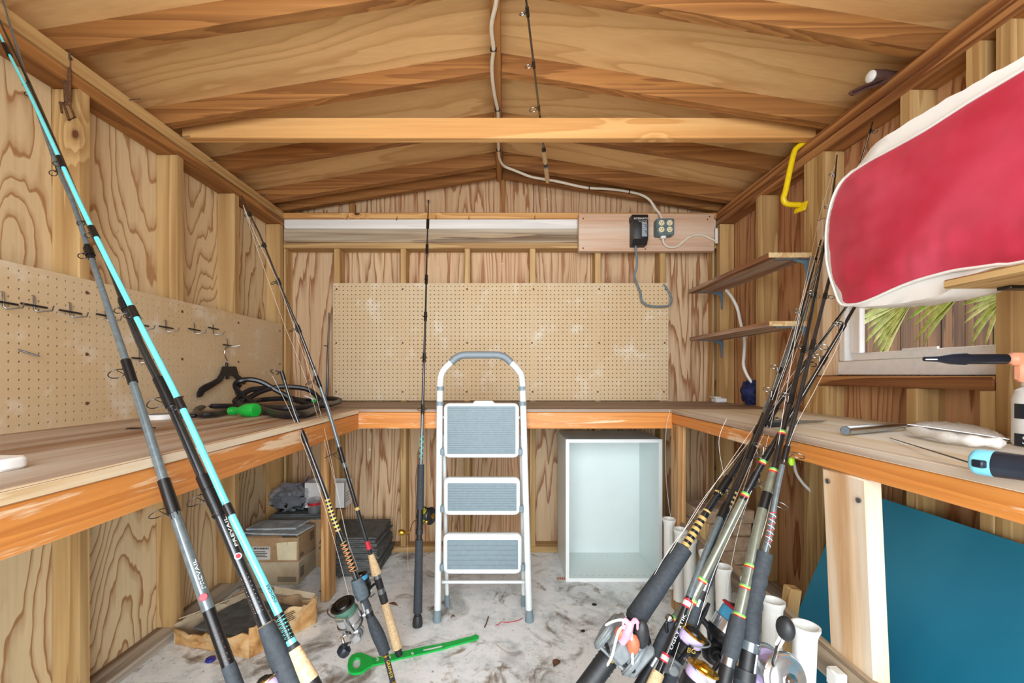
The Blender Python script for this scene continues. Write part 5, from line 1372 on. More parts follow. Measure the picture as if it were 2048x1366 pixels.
# black surf rod
ax = Axis([(-10, 20), (0, 43), (58, 165), (118, 305), (181, 458), (212, 514), (249, 609), (286, 700), (323.5, 772), (408, 961), (443, 1040), (535, 1257), (584, 1366)], 1366, 1181, kL)
t = rod('fishing_rod', 'glossy black surf rod with orange wraps and dark foam foregrip', ax, [(22, 3, 'blank_black'), (165, 5.5, 'blank_black'), (514, 10.5, 'blank_black'), (772, 15, 'blank_black'), (1040, 20, 'blank_black'), (1225, 24, 'blank_black'), (1248, 28, 'blank_black')], GL)
sect(t, ax, 'foregrip', 1250, 1345, 0, 0, 'eva', 18, 8, lambda f: 30 + 13 * min(1, f * 1.6)); sect(t, ax, 'foregrip', 1345, 1375, 43, 40, 'eva', 18)
sect(t, ax, 'reel_seat', 1375, 1520, 34, 34, 'black_plastic'); sect(t, ax, 'grip', 1520, ax.vf, 38, 50, 'eva')
for v, w_ in ((610, 14), (770, 19), (800, 20), (965, 23), (995, 24), (1020, 23)): sect(t, ax, 'thread_wrap', v - 13, v + 13, w_, w_, 'thread_black')
for v, r in ((610, 8), (790, 16), (985, 19)): guide(t, ax, v, r, 205, ax.s(v) * .017, 'dark_steel', 1.5)
guide(t, ax, 440, 6, 190, 8); guide(t, ax, 165, 4, 190, 5)
text_along(t, ax, 'PREVAIL', 1068, 20, 9, 'ink_white', 20, True, 2.0)
o = ax.at(1115); sd = side_of(ax, 1115, 50)
build('badge', MB().lathe(o + sd * (22 / 2 / ax.s(1115) * .9), sd, [(.0062, 0), (.0056, .002)], 16), 'ink_white', t)
build('badge', MB().lathe(o + sd * (22 / 2 / ax.s(1115) * .9 + .002), sd, [(.0042, 0), (.004, .0008)], 16), 'thread_red', t)
for hd in (1, -1):
    zigzag(t, ax, 1150, 1224, lambda f: 21.8 + f * 1.6, 'thread_white' if hd > 0 else 'thread_orange', 9, hd, 2.0)
spin_reel(t, px(ax, 0, 1452), ax.d(1452), side_of(ax, 1452, 160), .05, dict(body='reel_black', rotor='reel_black', spool='reel_black', line='line_blue', lip='reel_black', knob='dark_steel', bail='chrome', crank='reel_black', kn='black_rubber'), None, 1.25)
# turquoise rod
ax = Axis([(-13, 44), (0, 70), (18, 108), (61, 192), (107.6, 292), (166, 420), (267.6, 624.5), (363, 812), (457, 1018), (477, 1060), (557, 1226), (589, 1297), (620, 1360)], 1366, 1204, kL)
t = rod('fishing_rod', 'bright turquoise fishing rod with cork foregrip, rightmost of the leaning three', ax, [(46, 4, 'blank_teal'), (192, 6.5, 'blank_teal'), (420, 9, 'blank_teal'), (812, 12, 'blank_teal'), (1060, 14, 'blank_teal'), (1228, 16, 'blank_teal'), (1294, 17, 'blank_black')], GL)
for v in (100, 325, 465, 625, 808, 1020): sect(t, ax, 'thread_wrap', v - 11, v + 11, 1, 1, 'thread_black', 12, 3, lambda f, v=v: (8.5 + v / 125))
for v, r in ((320, 5), (462, 6), (622, 7), (806, 9), (1016, 13)): guide(t, ax, v, r, 200, ax.s(v) * .011, 'dark_steel', 1.2)
sect(t, ax, 'thread_wrap', 1228, 1278, 17.5, 18, 'thread_black')
for hd in (1, -1): zigzag(t, ax, 1234, 1276, lambda f: 17.3, 'thread_teal', 6, hd, 2.4)
sect(t, ax, 'thread_wrap', 1279, 1288, 18.5, 18.5, 'blank_teal'); sect(t, ax, 'winding_check', 1288, 1297, 19, 24, 'black_rubber')
sect(t, ax, 'foregrip', 1297, 1362, 0, 0, 'cork', 18, 7, lambda f: 23 + 11 * f); sect(t, ax, 'reel_seat', 1362, 1480, 32, 34, 'black_plastic'); sect(t, ax, 'grip', 1480, ax.vf, 36, 40, 'cork')
spin_reel(t, px(ax, 0, 1440), ax.d(1440), side_of(ax, 1440, 165), .036, dict(body='reel_silver', rotor='reel_silver', spool='reel_silver', line='line_blue', lip='chrome', knob='reel_silver', bail='chrome', crank='chrome', kn='black_rubber'), None, 1.1)
text_along(t, ax, 'INSHORE', 1190, 16, 8, 'ink', 40, True, 1.2)

# two rods leaning on the left bench front
ax = Axis([(563, 742), (590, 828), (620, 905), (650, 985), (665, 1032), (690, 1095), (715, 1165), (740, 1232), (770, 1305), (786, 1366)], 870, 590, .04)
t = rod('fishing_rod', 'short black rod section with orange wraps and silver spinning reel', ax, [(742, 6, 'blank_black'), (870, 8, 'blank_black'), (1032, 10, 'blank_black'), (1100, 11, 'blank_black'), (1160, 12, 'blank_black')], 'rods leaning on the left bench front')
m = MB(); tp_ = ax.at(744)
build('tip_guide', MB().ring(tp_ + Vector((-.022, -.004, .0)), Vector((0, .6, .8)), .011, .0016, 18, 6, None, 1.2).tube([tp_, tp_ + Vector((-.012, 0, .001))], .0014, 5), 'dark_steel', t)
sect(t, ax, 'thread_wrap', 861, 880, 9, 9.5, 'thread_red'); sect(t, ax, 'thread_wrap', 743, 760, 8, 8, 'thread_black')
guide(t, ax, 872, 9, 190, 9)
for k in range(9):
    v = 998 + k * 7.5; sect(t, ax, 'thread_wrap', v, v + 3.4, 11, 11, 'thread_yellow' if k % 2 else 'thread_gold', 10, 2)
sect(t, ax, 'thread_wrap', 1082, 1142, 12, 13, 'thread_black'); 
for hd in (1, -1): zigzag(t, ax, 1084, 1142, lambda f: 11.6 + f, 'thread_orange' if hd > 0 else 'thread_gold', 8, hd, 2.6)
sect(t, ax, 'foregrip', 1158, 1196, 0, 0, 'eva_grey', 18, 6, lambda f: 20 + 7 * math.sin(f * 2.6)); sect(t, ax, 'reel_seat', 1196, 1216, 15, 18, 'eva'); sect(t, ax, 'seat_ring', 1216, 1224, 18, 18, 'steel'); sect(t, ax, 'reel_seat', 1224, 1234, 17, 16, 'black_plastic')
sect(t, ax, 'grip', 1233, 1304, 0, 0, 'eva', 18, 10, lambda f: 16 + 9 * math.sin(min(1, f * 1.2) * 2.3)); sect(t, ax, 'butt', 1304, ax.vf, 11, 12, 'blank_black')
for v in (1309, 1362): sect(t, ax, 'trim_ring', v, v + 3, 12.5, 12.5, 'gold', 12, 2)
text_along(t, ax, 'GRAPHITE', 1335, 12, 8, 'ink_gold', 70, False, .95)
s_ = ax.s(1240); foot = P(741, 1222, s_)
Cp = lambda u, v, dy=0: P(u, v, F / (F / (s_ + 14) + dy))
spin_reel(t, foot, Vector((-.28, -.25, .93)), Vector((-1, -.35, -.2)), .077, dict(body='reel_silver', rotor='chrome', spool='reel_silver', line='line_green', lip='dark_steel', knob='dark_steel', bail='chrome', crank='chrome', kn='navy_plastic', kb=.27), [Cp(716, 1262), Cp(694, 1266, -.01), Cp(684, 1275, -.02), Cp(688, 1289, -.03), Cp(700, 1286, -.035), Cp(689, 1300, -.04)], .86)
line_on(t, ax, [(545, 752), (590, 846), (640, 985), (668, 1080), (700, 1200)], .0006)

ax = Axis([(483, 392), (500, 430), (520, 470), (548, 540), (572, 600), (598, 660), (628, 740), (655, 815), (690, 935), (718, 1030), (742, 1110), (765, 1190), (799, 1311)], 845, 522, -.012)
t = rod('fishing_rod', 'thin dark rod with two-piece cork handle standing on the floor', ax, [(392, 2.4, 'blank_black'), (540, 4, 'blank_black'), (740, 6.5, 'blank_grey'), (935, 8, 'blank_black'), (1110, 9, 'blank_black')], 'rods leaning on the left bench front')
for v, r in ((428, 3), (490, 3), (563, 5), (657, 6), (762, 9), (908, 12)): guide(t, ax, v, r, 185, 5 + v / 300, 'dark_steel', 1.0)
sect(t, ax, 'thread_wrap', 1014, 1020, 9, 9, 'thread_gold'); sect(t, ax, 'thread_wrap', 1082, 1098, 9, 10, 'thread_red')
sect(t, ax, 'foregrip', 1108, 1148, 0, 0, 'cork', 16, 6, lambda f: 11 + 9 * f); sect(t, ax, 'seat_ring', 1148, 1156, 14, 14, 'steel'); sect(t, ax, 'reel_seat', 1156, 1176, 14, 14, 'black_plastic'); sect(t, ax, 'seat_ring', 1176, 1186, 15, 15, 'steel'); sect(t, ax, 'reel_seat', 1186, 1206, 16, 15, 'black_rubber')
sect(t, ax, 'grip', 1205, 1296, 0, 0, 'cork', 16, 8, lambda f: 15.5 + 3.5 * f); sect(t, ax, 'butt_cap', 1296, 1311, 14, 13, 'black_rubber')
spin_reel(t, P(757, 1166, 521), ax.d(1166), Vector((-1, .25, -.25)), .05, dict(body='reel_black', rotor='reel_black', spool='reel_black', line='line_blue', lip='reel_black', knob='dark_steel', bail='dark_steel', crank='chrome', kn='black_rubber', kb=.14), [P(725, 1190, 515), P(735, 1195, 515), P(742, 1180, 512), P(736, 1205, 512)], 1.3)
line_on(t, ax, [(486, 410), (515, 480), (556, 565), (590, 660), (625, 765), (660, 908), (690, 1060), (716, 1140)], .0006)
line_on(t, ax, [(486, 410), (522, 520), (565, 640), (612, 760), (655, 905), (700, 1100)], .0005)

# conventional rod standing by the ladder
ax = Axis([(857, 400), (854, 500), (851, 630), (847, 760), (845, 830), (842, 928), (840, 1020), (838, 1100), (835, 1253)], 830, 430, .0757)
t = rod('fishing_rod', 'black trolling rod with gold handled reel standing left of the ladder', ax, [(400, 2.2, 'blank_black'), (630, 4, 'blank_black'), (830, 6, 'blank_grey'), (930, 8, 'blank_black')], 'rods by the ladder')
build('tip_guide', MB().ring(ax.at(403), (.2, -1, .2), .008, .0014, 16, 5), 'dark_steel', t)
for v, r in ((448, 2.5), (498, 3), (559, 4), (633, 5), (716, 7), (818, 9)):
    c = ax.at(v); s_ = ax.s(v)
    build('guide', MB().ring(c + Vector((0, -r / s_ * .8, 0)), (0, -.25, 1), r / s_, .0013, 18, 5), 'dark_steel', t); sect(t, ax, 'guide_wrap', v - 9, v + 9, 5 + v / 400, 5 + v / 400, 'thread_black', 8, 2)
for hd in (1, -1): zigzag(t, ax, 872, 918, lambda f: 8, 'thread_teal', 4, hd, 1.4)
sect(t, ax, 'foregrip', 929, 1018, 13, 15, 'eva', 18); sect(t, ax, 'reel_seat', 1018, 1062, 13, 13, 'black_plastic'); sect(t, ax, 'seat_nut', 1058, 1068, 15, 15, 'black_rubber'); sect(t, ax, 'reel_seat', 1068, 1079, 11, 11, 'black_plastic')
sect(t, ax, 'grip', 1079, 1225, 15, 18, 'eva', 18); sect(t, ax, 'butt_ring', 1225, 1231, 13, 13, 'black_plastic'); sect(t, ax, 'butt_cap', 1231, 1253, 0, 0, 'black_rubber', 18, 4, lambda f: 15 + 5 * math.sin(f * 2.4))
s_ = ax.s(1040)
b_, c, X, Y, Z = conv_reel(t, ax.at(1034), ax.d(1034), Vector((.55, .8, 0)), .072, .042, dict(body='reel_black', plate='reel_black', rim='reel_black', line='line_yellow', crank='gold'), [P(838, 1042, s_), P(828, 1042, s_), P(824, 1048, s_), P(820, 1064, s_), P(812, 1066, s_)], Vector((1, -.6, .0)))
build('crank_knob', MB().lathe(P(805, 1065, s_) + Vector((.006, 0, 0)), (-1, 0, 0), [(.004, -.008), (.012, .0), (.0145, .012), (.012, .022), (.0, .026)], 18), 'gold', b_)
build('drag_lever', MB().lathe(P(852, 1042, s_) + Vector((.002, -.01, 0)), (1, 0, 0), [(.009, 0), (.009, .006), (.004, .008)], 12), 'gold', b_)
line_on(t, ax, [(815, 1070), (816, 1140)], .0004)

# rod stored overhead on the collar tie
a = Vector((.0306, 1.05, 2.192)); b = Vector((.2408, 2.42, 2.190))
t = thing('fishing_rod', 'old rod with worn cork handle stored overhead on the collar tie', 'fishing rod', b, 'rods stored overhead')
q = lambda f: a.lerp(b, f)
build('blank', MB().tube([q(-.4), q(0), q(.3), q(.6), q(.74)], [.0022, .0030, .0040, .0048, .0054], 10), 'blank_black', t)
dr = (b - a).normalized()
for f in (.18, .34, .518, .66):
    o = q(f); r = .005 + .022 * f; sd = Vector((-.95, .1, -.18)).normalized()
    m = MB().ring(o + sd * (r + .007), Vector((.25, .8, -.5)), r, .0016, 20, 6); m.tube([o, o + sd * .01 + dr * .004], .0014, 5); m.tube([o - dr * .025, o + sd * .01], .0012, 5)
    build('guide', m, 'steel', t)
    build('guide_wrap', MB().tube([o - dr * .018, o + dr * .014], .0058, 8), 'thread_black', t)
build('winding_check', MB().tube([q(.735), q(.75), q(.757)], [.006, .0105, .0115], 14), 'thread_black', t)
build('grip', MB().tube([q(.757), q(.765), q(.845)], [.0115, .0125, .0125], 14), 'cork', t)
build('reel_seat', MB().tube([q(.845), q(.872)], .011, 14), 'black_rubber', t)
build('seat_ring', MB().tube([q(.868), q(.876)], .0125, 14), 'steel', t)
build('grip', MB().tube([q(.878), q(.99), q(1.0)], [.0122, .0125, .0115], 14), 'cork', t)
# rod standing in the back left corner
ax = Axis([(668, 628), (667, 700), (666, 806)], 700, 322, 0)
t = thing('fishing_rod', 'dark thin rod standing behind the left edge of the back pegboard', 'fishing rod', Vector((-1.07, 2.6, ZB)), 'rods by the back wall')
build('blank', MB().tube([Vector((-1.063, 2.585, 1.47)), Vector((-1.066, 2.575, 1.2)), Vector((-1.07, 2.565, ZB + .002))], [.004, .006, .0085], 10), 'blank_black', t)
build('guide', MB().ring((-1.083, 2.575, 1.27), (.3, -.3, 1), .008, .0015, 14, 5).tube([(-1.066, 2.577, 1.262), (-1.076, 2.575, 1.27)], .002, 5), 'dark_steel', t)

# ---------------- the bundle on the right bench
GR = 'rods bundled at the right bench'
ax = Axis([(1716, 578), (1687, 622), (1600, 744), (1510, 878), (1437, 986), (1366, 1098), (1273, 1233), (1215, 1318), (1180, 1366)], 880, 650, .31)
t = rod('fishing_rod', 'black heavy rod with gold chequered wrap and huge foam grip', ax, [(578, 4, 'blank_black'), (744, 8, 'blank_black'), (878, 11, 'blank_black'), (986, 13, 'blank_black'), (1100, 17, 'blank_black')], GR)
sect(t, ax, 'foregrip', 1096, 1236, 0, 0, 'eva', 22, 8, lambda f: 34 + 8 * f); sect(t, ax, 'foregrip', 1236, 1243, 40, 34, 'eva', 22)
for k in range(6):
    v = 1035 + k * 10.5; sect(t, ax, 'thread_wrap', v, v + 5.5, 17, 17.5, 'thread_gold', 12, 2)
for v in (1088, 1022, 985): sect(t, ax, 'thread_wrap', v, v + 3, 17, 17, 'thread_gold', 12, 2)
sect(t, ax, 'reel_seat', 1243, 1312, 28, 30, 'black_plastic'); sect(t, ax, 'grip', 1312, ax.vf, 40, 48, 'black_rubber')
for v in (1318, 1326, 1334): sect(t, ax, 'grip_ring', v, v + 2.4, 42.5, 42.5, 'black_rubber', 18, 2)
guide(t, ax, 972, 13, -35, 15); guide(t, ax, 830, 9, -20, 11); guide(t, ax, 720, 6, -20, 8); guide(t, ax, 640, 4, -20, 6); sect(t, ax, 'thread_wrap', 955, 992, 16, 17, 'thread_black'); sect(t, ax, 'thread_wrap', 815, 846, 13, 13, 'thread_black')
line_on(t, ax, [(1690, 622), (1590, 742), (1496, 872), (1425, 975), (1380, 1045), (1335, 1104), (1270, 1220)]); line_on(t, ax, [(1690, 625), (1500, 880), (1412, 990), (1350, 1090), (1290, 1190)])
# reel of that rod: grey drum reel with a black knob
s_ = ax.s(1290) + 10
Kp = lambda u, v, dy=0: P(u, v, F / (F / s_ + dy))
D = .105
b_, c, X, Y, Z = conv_reel(t, ax.at(1286), ax.d(1286), Vector((.1, -1, .15)), .092, .07, dict(body='reel_grey', plate='reel_grey', rim='reel_grey', line='reel_grey', crank='dark_steel'), [Kp(1290, 1300, -.05), Kp(1300, 1285, -.06), Kp(1296, 1272, -.07), Kp(1286, 1268, -.075)], Vector((.74, -.42, -.52)))
build('crank_knob', MB().blob(Kp(1283, 1268, -.085), (.018, .016, .034), 18, 12), 'black_rubber', b_)
build('top_cover', MB().box(Kp(1250, 1296, -.075), (.075, .03, .05), Matrix.Rotation(R(-38), 3, 'Y'), None, .008), 'reel_grey', b_)
build('side_bar', MB().box(Kp(1232, 1268, -.055), (.022, .05, .095), Matrix.Rotation(R(26), 3, 'Y'), None, .01), 'reel_grey', b_)
build('side_bar', MB().box(Kp(1280, 1318, -.055), (.022, .05, .09), Matrix.Rotation(R(40), 3, 'Y'), None, .01), 'reel_grey', b_)
build('lower_bar', MB().box(Kp(1240, 1316, -.07), (.085, .03, .012), Matrix.Rotation(R(40), 3, 'Y'), None, .004), 'reel_black', b_)
build('yellow_rim', MB().ring(Kp(1278, 1324, -.04), (.35, -.9, -.2), .043, .0035, 30, 6, None, 1.0, None, (.35, .95)), 'line_yellow', b_)
build('label_plate', MB().box(Kp(1224, 1318, -.045), (.014, .004, .016), Matrix.Rotation(R(30), 3, 'Y')), 'gold', b_)
# squid lure hooked on that reel
sq = thing('squid_lure', 'pink squid lure with white tentacles and coral beads on the reel', 'lure', Kp(1250, 1280, -.1))
build('body', MB().tube([Kp(1262, 1244, -.10), Kp(1257, 1256, -.105), Kp(1253, 1270, -.105), Kp(1244, 1284, -.1)], [.008, .0105, .011, .009], 12), 'pink', sq)
build('bead', MB().blob(Kp(1240, 1266, -.095), (.012, .012, .014), 16, 10), 'coral', sq); build('bead', MB().blob(Kp(1266, 1288, -.098), (.015, .014, .023), 16, 10, .1), 'coral', sq)
tent = [[(1258, 1250), (1244, 1240), (1226, 1243), (1210, 1251)], [(1256, 1252), (1240, 1258), (1232, 1280), (1224, 1312), (1214, 1332)], [(1262, 1254), (1263, 1280), (1265, 1310), (1265, 1330)], [(1262, 1246), (1270, 1238), (1278, 1247)], [(1259, 1246), (1250, 1238), (1246, 1250), (1252, 1262)], [(1264, 1246), (1274, 1245), (1275, 1260)]]
for i, pl in enumerate(tent):
    build('tentacle', MB().tube(smoothpath([Kp(u, v, -.105) for u, v in pl], 6), [.0034] * 6 + [.003] * (6 * (len(pl) - 2)) + [.0012], 6), 'white_plastic' if i in (0, 1, 2) else 'pink', sq)

ax = Axis([(1642, 480), (1602, 628), (1560, 742), (1527, 828), (1500, 896), (1476, 960), (1446, 1023), (1399, 1138), (1373, 1208), (1329, 1317), (1308, 1366)], 880, 664, .42)
t = rod('fishing_rod', 'grey glossy rod with red and white rings and white lettering', ax, [(480, 3, 'blank_black'), (628, 5, 'blank_grey'), (828, 8, 'blank_black'), (1023, 12, 'blank_grey'), (1195, 14, 'blank_black'), (1345, 15, 'blank_black')], GR)
for v in (1203, 1312):
    sect(t, ax, 'thread_wrap', v, v + 9, 16, 16, 'thread_white', 12, 2); sect(t, ax, 'thread_wrap', v - 4, v, 16, 16, 'thread_red', 12, 2); sect(t, ax, 'thread_wrap', v + 9, v + 12, 16, 16, 'thread_red', 12, 2)
text_along(t, ax, 'UGLY STIK', 1262, 15, 8, 'ink_white', 75, True, 1.9)
sect(t, ax, 'foregrip', 1345, 1400, 24, 28, 'cork'); sect(t, ax, 'reel_seat', 1400, 1500, 24, 24, 'black_plastic'); sect(t, ax, 'grip', 1500, ax.vf, 30, 34, 'cork')
sect(t, ax, 'thread_wrap', 1012, 1036, 16, 16, 'thread_black'); guide(t, ax, 1018, 12, 10, 12, 'steel'); guide(t, ax, 860, 8, 10, 10, 'steel'); guide(t, ax, 742, 6, 170, 8, 'steel'); guide(t, ax, 628, 5, 170, 6, 'steel'); guide(t, ax, 520, 4, 170, 5, 'steel'); line_on(t, ax, [(1630, 520), (1590, 640), (1545, 780), (1520, 870), (1475, 1010), (1400, 1170), (1340, 1340)]); line_on(t, ax, [(1632, 520), (1612, 640), (1560, 790), (1500, 930), (1430, 1090)])

ax = Axis([(1654, 462), (1622, 588), (1585, 700), (1545, 800), (1510, 885), (1472, 980), (1450, 1033), (1411, 1165), (1396, 1205), (1381, 1244), (1340, 1366)], 880, 672, .33)
t = rod('fishing_rod', 'dark rod with long foregrip and black reel of sky blue line', ax, [(462, 3, 'blank_black'), (700, 7, 'blank_black'), (885, 10, 'blank_black'), (1035, 13, 'blank_black')], GR)
sect(t, ax, 'foregrip', 1033, 1166, 0, 0, 'eva', 18, 7, lambda f: 17 + 8 * min(1, f * 2)); sect(t, ax, 'seat_ring', 1166, 1182, 23, 22, 'steel'); sect(t, ax, 'reel_seat', 1182, 1200, 21, 21, 'black_plastic'); sect(t, ax, 'seat_ring', 1200, 1214, 22, 22, 'steel'); sect(t, ax, 'grip', 1214, 1420, 25, 32, 'eva'); sect(t, ax, 'grip', 1420, ax.vf, 32, 40, 'eva')
for k in range(4): sect(t, ax, 'thread_wrap', 985 + k * 9, 989 + k * 9, 13.5, 13.5, 'thread_gold', 10, 2)
guide(t, ax, 905, 11, 10, 12, 'steel'); guide(t, ax, 790, 8, 170, 9, 'steel'); guide(t, ax, 690, 6, 10, 8, 'steel'); guide(t, ax, 590, 5, 10, 6, 'steel')
s_ = ax.s(1200); foot = P(1391, 1228, s_)
spin_reel(t, foot, ax.d(1190) + Vector((-.02, -.28, 0)), Vector((1, -.25, -.15)), .078, dict(body='reel_black', rotor='reel_black', spool='reel_silver', line='line_blue', lip='thread_red', knob='dark_steel', bail='reel_black', crank='reel_black', kn='black_rubber', kb=.2), None, .98)
line_on(t, ax, [(1640, 520), (1600, 660), (1560, 770), (1530, 900), (1480, 1050), (1452, 1190)])

ax = Axis([(1762, 524), (1700, 630), (1640, 733), (1600, 800), (1563, 863), (1525, 925), (1490, 990), (1438, 1094), (1403, 1162), (1383, 1200), (1351, 1243), (1313, 1316), (1285, 1366)], 863, 724, .20)
t = rod('fishing_rod', 'olive rod with striped rings and black-gold reel of lilac line', ax, [(524, 4, 'blank_black'), (733, 8, 'blank_black'), (863, 11, 'blank_black'), (985, 14, 'blank_black'), (1000, 15, 'blank_olive'), (1162, 19, 'blank_olive'), (1240, 23, 'blank_olive')], GR)
def tri(t, ax, v, w_):
    for k, mt in enumerate(('thread_green', 'thread_yellow', 'thread_red')): sect(t, ax, 'trim_ring', v - 4 + k * 2.7, v - 1.3 + k * 2.7, w_ * 1.06, w_ * 1.06, mt, 14, 2)
for v, w_ in ((990, 15), (925, 13), (1160, 19), (1200, 21), (1241, 23)): tri(t, ax, v, w_)
sect(t, ax, 'foregrip', 1245, 1314, 0, 0, 'eva', 18, 6, lambda f: 29 + 5 * math.sin(f * 3)); sect(t, ax, 'seat_ring', 1314, 1332, 27, 27, 'steel'); sect(t, ax, 'reel_seat', 1332, 1420, 26, 26, 'black_plastic'); sect(t, ax, 'grip', 1420, ax.vf, 34, 42, 'eva')
guide(t, ax, 905, 10, 190, 12, 'steel'); guide(t, ax, 720, 7, 200, 9, 'steel'); guide(t, ax, 655, 6, 190, 8, 'steel'); guide(t, ax, 960, 14, -10, 14, 'steel')
s_ = ax.s(1278) + 6; foot = P(ax.u(1280), 1280, s_)
rl = spin_reel(t, foot, ax.d(1278) + Vector((-.04, -.25, .05)), Vector((1, -.35, .0)), .064, dict(body='reel_grey', rotor='reel_black', spool='reel_black', line='line_lilac', lip='gold', knob='reel_black', bail='reel_grey', crank='reel_black', kn='chrome', kb=.16), [P(1350, 1320, s_), P(1342, 1300, s_), P(1334, 1262, s_), P(1332, 1246, s_), P(1338, 1237, s_)], .66)
Sp = lambda u, v: P(u, v, F / (F / s_ - .085))
lettering(rl, 'BG', Sp(1383, 1302), (1, 0, -.22), (.2, 0, 1), .016, 'ink_gold')
line_on(t, ax, [(1690, 650), (1600, 800), (1548, 890), (1490, 1010), (1430, 1140), (1395, 1250)])

ax = Axis([(1674, 310), (1672, 335), (1664, 400), (1640, 540), (1612, 676), (1585, 785), (1566, 858), (1547, 940), (1522, 1030), (1500, 1133), (1478, 1232), (1460, 1310), (1447, 1366)], 858, 734, .36)
t = rod('fishing_rod', 'thick olive rod with foam grip in the middle of the right bundle', ax, [(310, 2.5, 'blank_black'), (540, 5, 'blank_black'), (785, 10, 'blank_black'), (935, 14, 'blank_black'), (945, 16, 'blank_olive'), (1133, 20, 'blank_olive'), (1232, 22, 'blank_olive')], GR)
for v, w_ in ((942, 16), (866, 13), (1133, 20), (1175, 21), (1231, 22)): tri(t, ax, v, w_)
sect(t, ax, 'foregrip', 1235, 1316, 0, 0, 'eva', 20, 6, lambda f: 30 + 3 * math.sin(f * 3)); sect(t, ax, 'seat_ring', 1316, 1332, 27, 27, 'steel'); sect(t, ax, 'reel_seat', 1332, 1440, 27, 27, 'black_plastic'); sect(t, ax, 'grip', 1440, ax.vf, 34, 44, 'eva')
guide(t, ax, 1000, 13, 8, 17, 'steel'); guide(t, ax, 800, 8, 160, 10, 'steel'); guide(t, ax, 700, 6, 20, 8, 'steel'); guide(t, ax, 590, 5, 170, 6, 'steel'); guide(t, ax, 500, 4, 170, 5, 'steel'); guide(t, ax, 418, 4, 170, 4, 'steel'); guide(t, ax, 352, 4, 170, 3, 'steel')
s_ = ax.s(1400) + 20; foot = P(1437, 1402, s_)
spin_reel(t, foot, ax.d(1340) + Vector((-.05, -.30, 0)), Vector((-1, -.3, -.12)), .062, dict(body='reel_grey', rotor='reel_grey', spool='reel_black', line='line_lilac', lip='gold', knob='gold', bail='chrome', crank='reel_grey', kn='black_rubber'), None, 1.2)
line_on(t, ax, [(1668, 345), (1650, 440), (1606, 600), (1580, 740), (1558, 880), (1540, 1010), (1500, 1150)]); line_on(t, ax, [(1670, 330), (1640, 430), (1612, 560), (1580, 700), (1544, 800)], .0006)

ax = Axis([(1745, 245), (1735, 280), (1722, 322), (1690, 440), (1650, 592), (1612, 742), (1585, 850), (1565, 930), (1550, 1000), (1537, 1080), (1528, 1110), (1507, 1215), (1501, 1282), (1496, 1309), (1488, 1366)], 850, 754, .30)
t = rod('fishing_rod', 'black rod with ribbed foam grip and big silver drum reel', ax, [(245, 3, 'blank_black'), (440, 5, 'blank_black'), (742, 8, 'blank_black'), (930, 10, 'blank_grey'), (1010, 11, 'blank_grey'), (1108, 13, 'blank_black')], GR)
for hd in (1, -1): zigzag(t, ax, 1022, 1092, lambda f: 13, 'thread_white' if hd > 0 else 'thread_red', 6, hd, 1.6)
sect(t, ax, 'foregrip', 1106, 1284, 0, 0, 'eva', 20, 26, lambda f: 31 + 2.2 * math.sin(f * 46) * (f > .15)); sect(t, ax, 'seat_nut', 1284, 1302, 36, 36, 'blank_grey', 20); sect(t, ax, 'reel_seat', 1302, 1340, 28, 28, 'black_plastic', 20); sect(t, ax, 'seat_nut', 1340, 1362, 38, 38, 'black_rubber', 20); sect(t, ax, 'grip', 1362, ax.vf, 38, 46, 'eva', 20)
guide(t, ax, 905, 11, 10, 11, 'steel'); guide(t, ax, 690, 9, 10, 8, 'steel'); guide(t, ax, 592, 5, 10, 7, 'steel'); guide(t, ax, 262, 4, 10, 4, 'steel')
s_ = 885.0
Kp = lambda u, v, dy=0: P(u, v, F / (F / s_ + dy))
face = Vector((.22, -1, .28)).normalized()
b_, c, X, Y, Z = conv_reel(t, P(1500, 1330, ax.s(1330)), ax.d(1330), Vector((1, .1, 0)), .098, .05, dict(body='reel_silver', plate='reel_silver', rim='chrome', line='line_lilac', crank='chrome'), [Kp(1546, 1330, -.06), Kp(1548, 1318, -.065), Kp(1556, 1292, -.065), Kp(1568, 1266, -.062), Kp(1572, 1260, -.075)], face)
build('crank_plate', MB().box(Kp(1564, 1276, -.062), (.016, .006, .04), Matrix.Rotation(R(28), 3, 'Y'), None, .003), 'white_plastic', b_)
build('crank_knob', MB().blob(Kp(1571, 1257, -.078), (.0165, .02, .0245), 20, 14), 'black_rubber', b_)
line_on(t, ax, [(1738, 268), (1700, 420), (1690, 640), (1640, 760), (1588, 860), (1560, 960), (1535, 1100)], .0006)
lu = thing('lime_lure', 'lime green lure dangling from the rods before the right bench front', 'lure', P(1583, 922, 722))
build('body', MB().blob(P(1583, 922, 722), (.0085, .007, .0135), 14, 10, .12), 'lime', lu)
build('eye_ring', MB().ring(P(1583, 909, 722), (0, 1, 0), .003, .0008, 10, 5), 'steel', lu)
build('leader', MB().tube(smoothpath([P(1583, 907, 722), P(1587, 894, 722), P(1579, 872, 722), P(1574, 850, 722)], 5), .0007, 4), 'fish_line', lu)
# loose line looping from the bench edge
for lab, pts in (('thin white line hanging in front of the white cabinet side', [(1340, 821, 430), (1334, 845, 430), (1331, 880, 430), (1331, 930, 430), (1334, 980, 430), (1341, 1034, 432)]), ('thin white line drooping from the right bench edge', [(1453, 838, 585), (1443, 860, 585), (1438, 880, 585), (1440, 910, 585), (1449, 955, 590), (1456, 990, 600)])):
    t = thing('loose_line', lab, 'line', P(*pts[-1]), 'loose fishing lines')
    build('line', MB().tube(smoothpath([P(*q) for q in pts], 5), .0008, 5), 'fish_line', t)

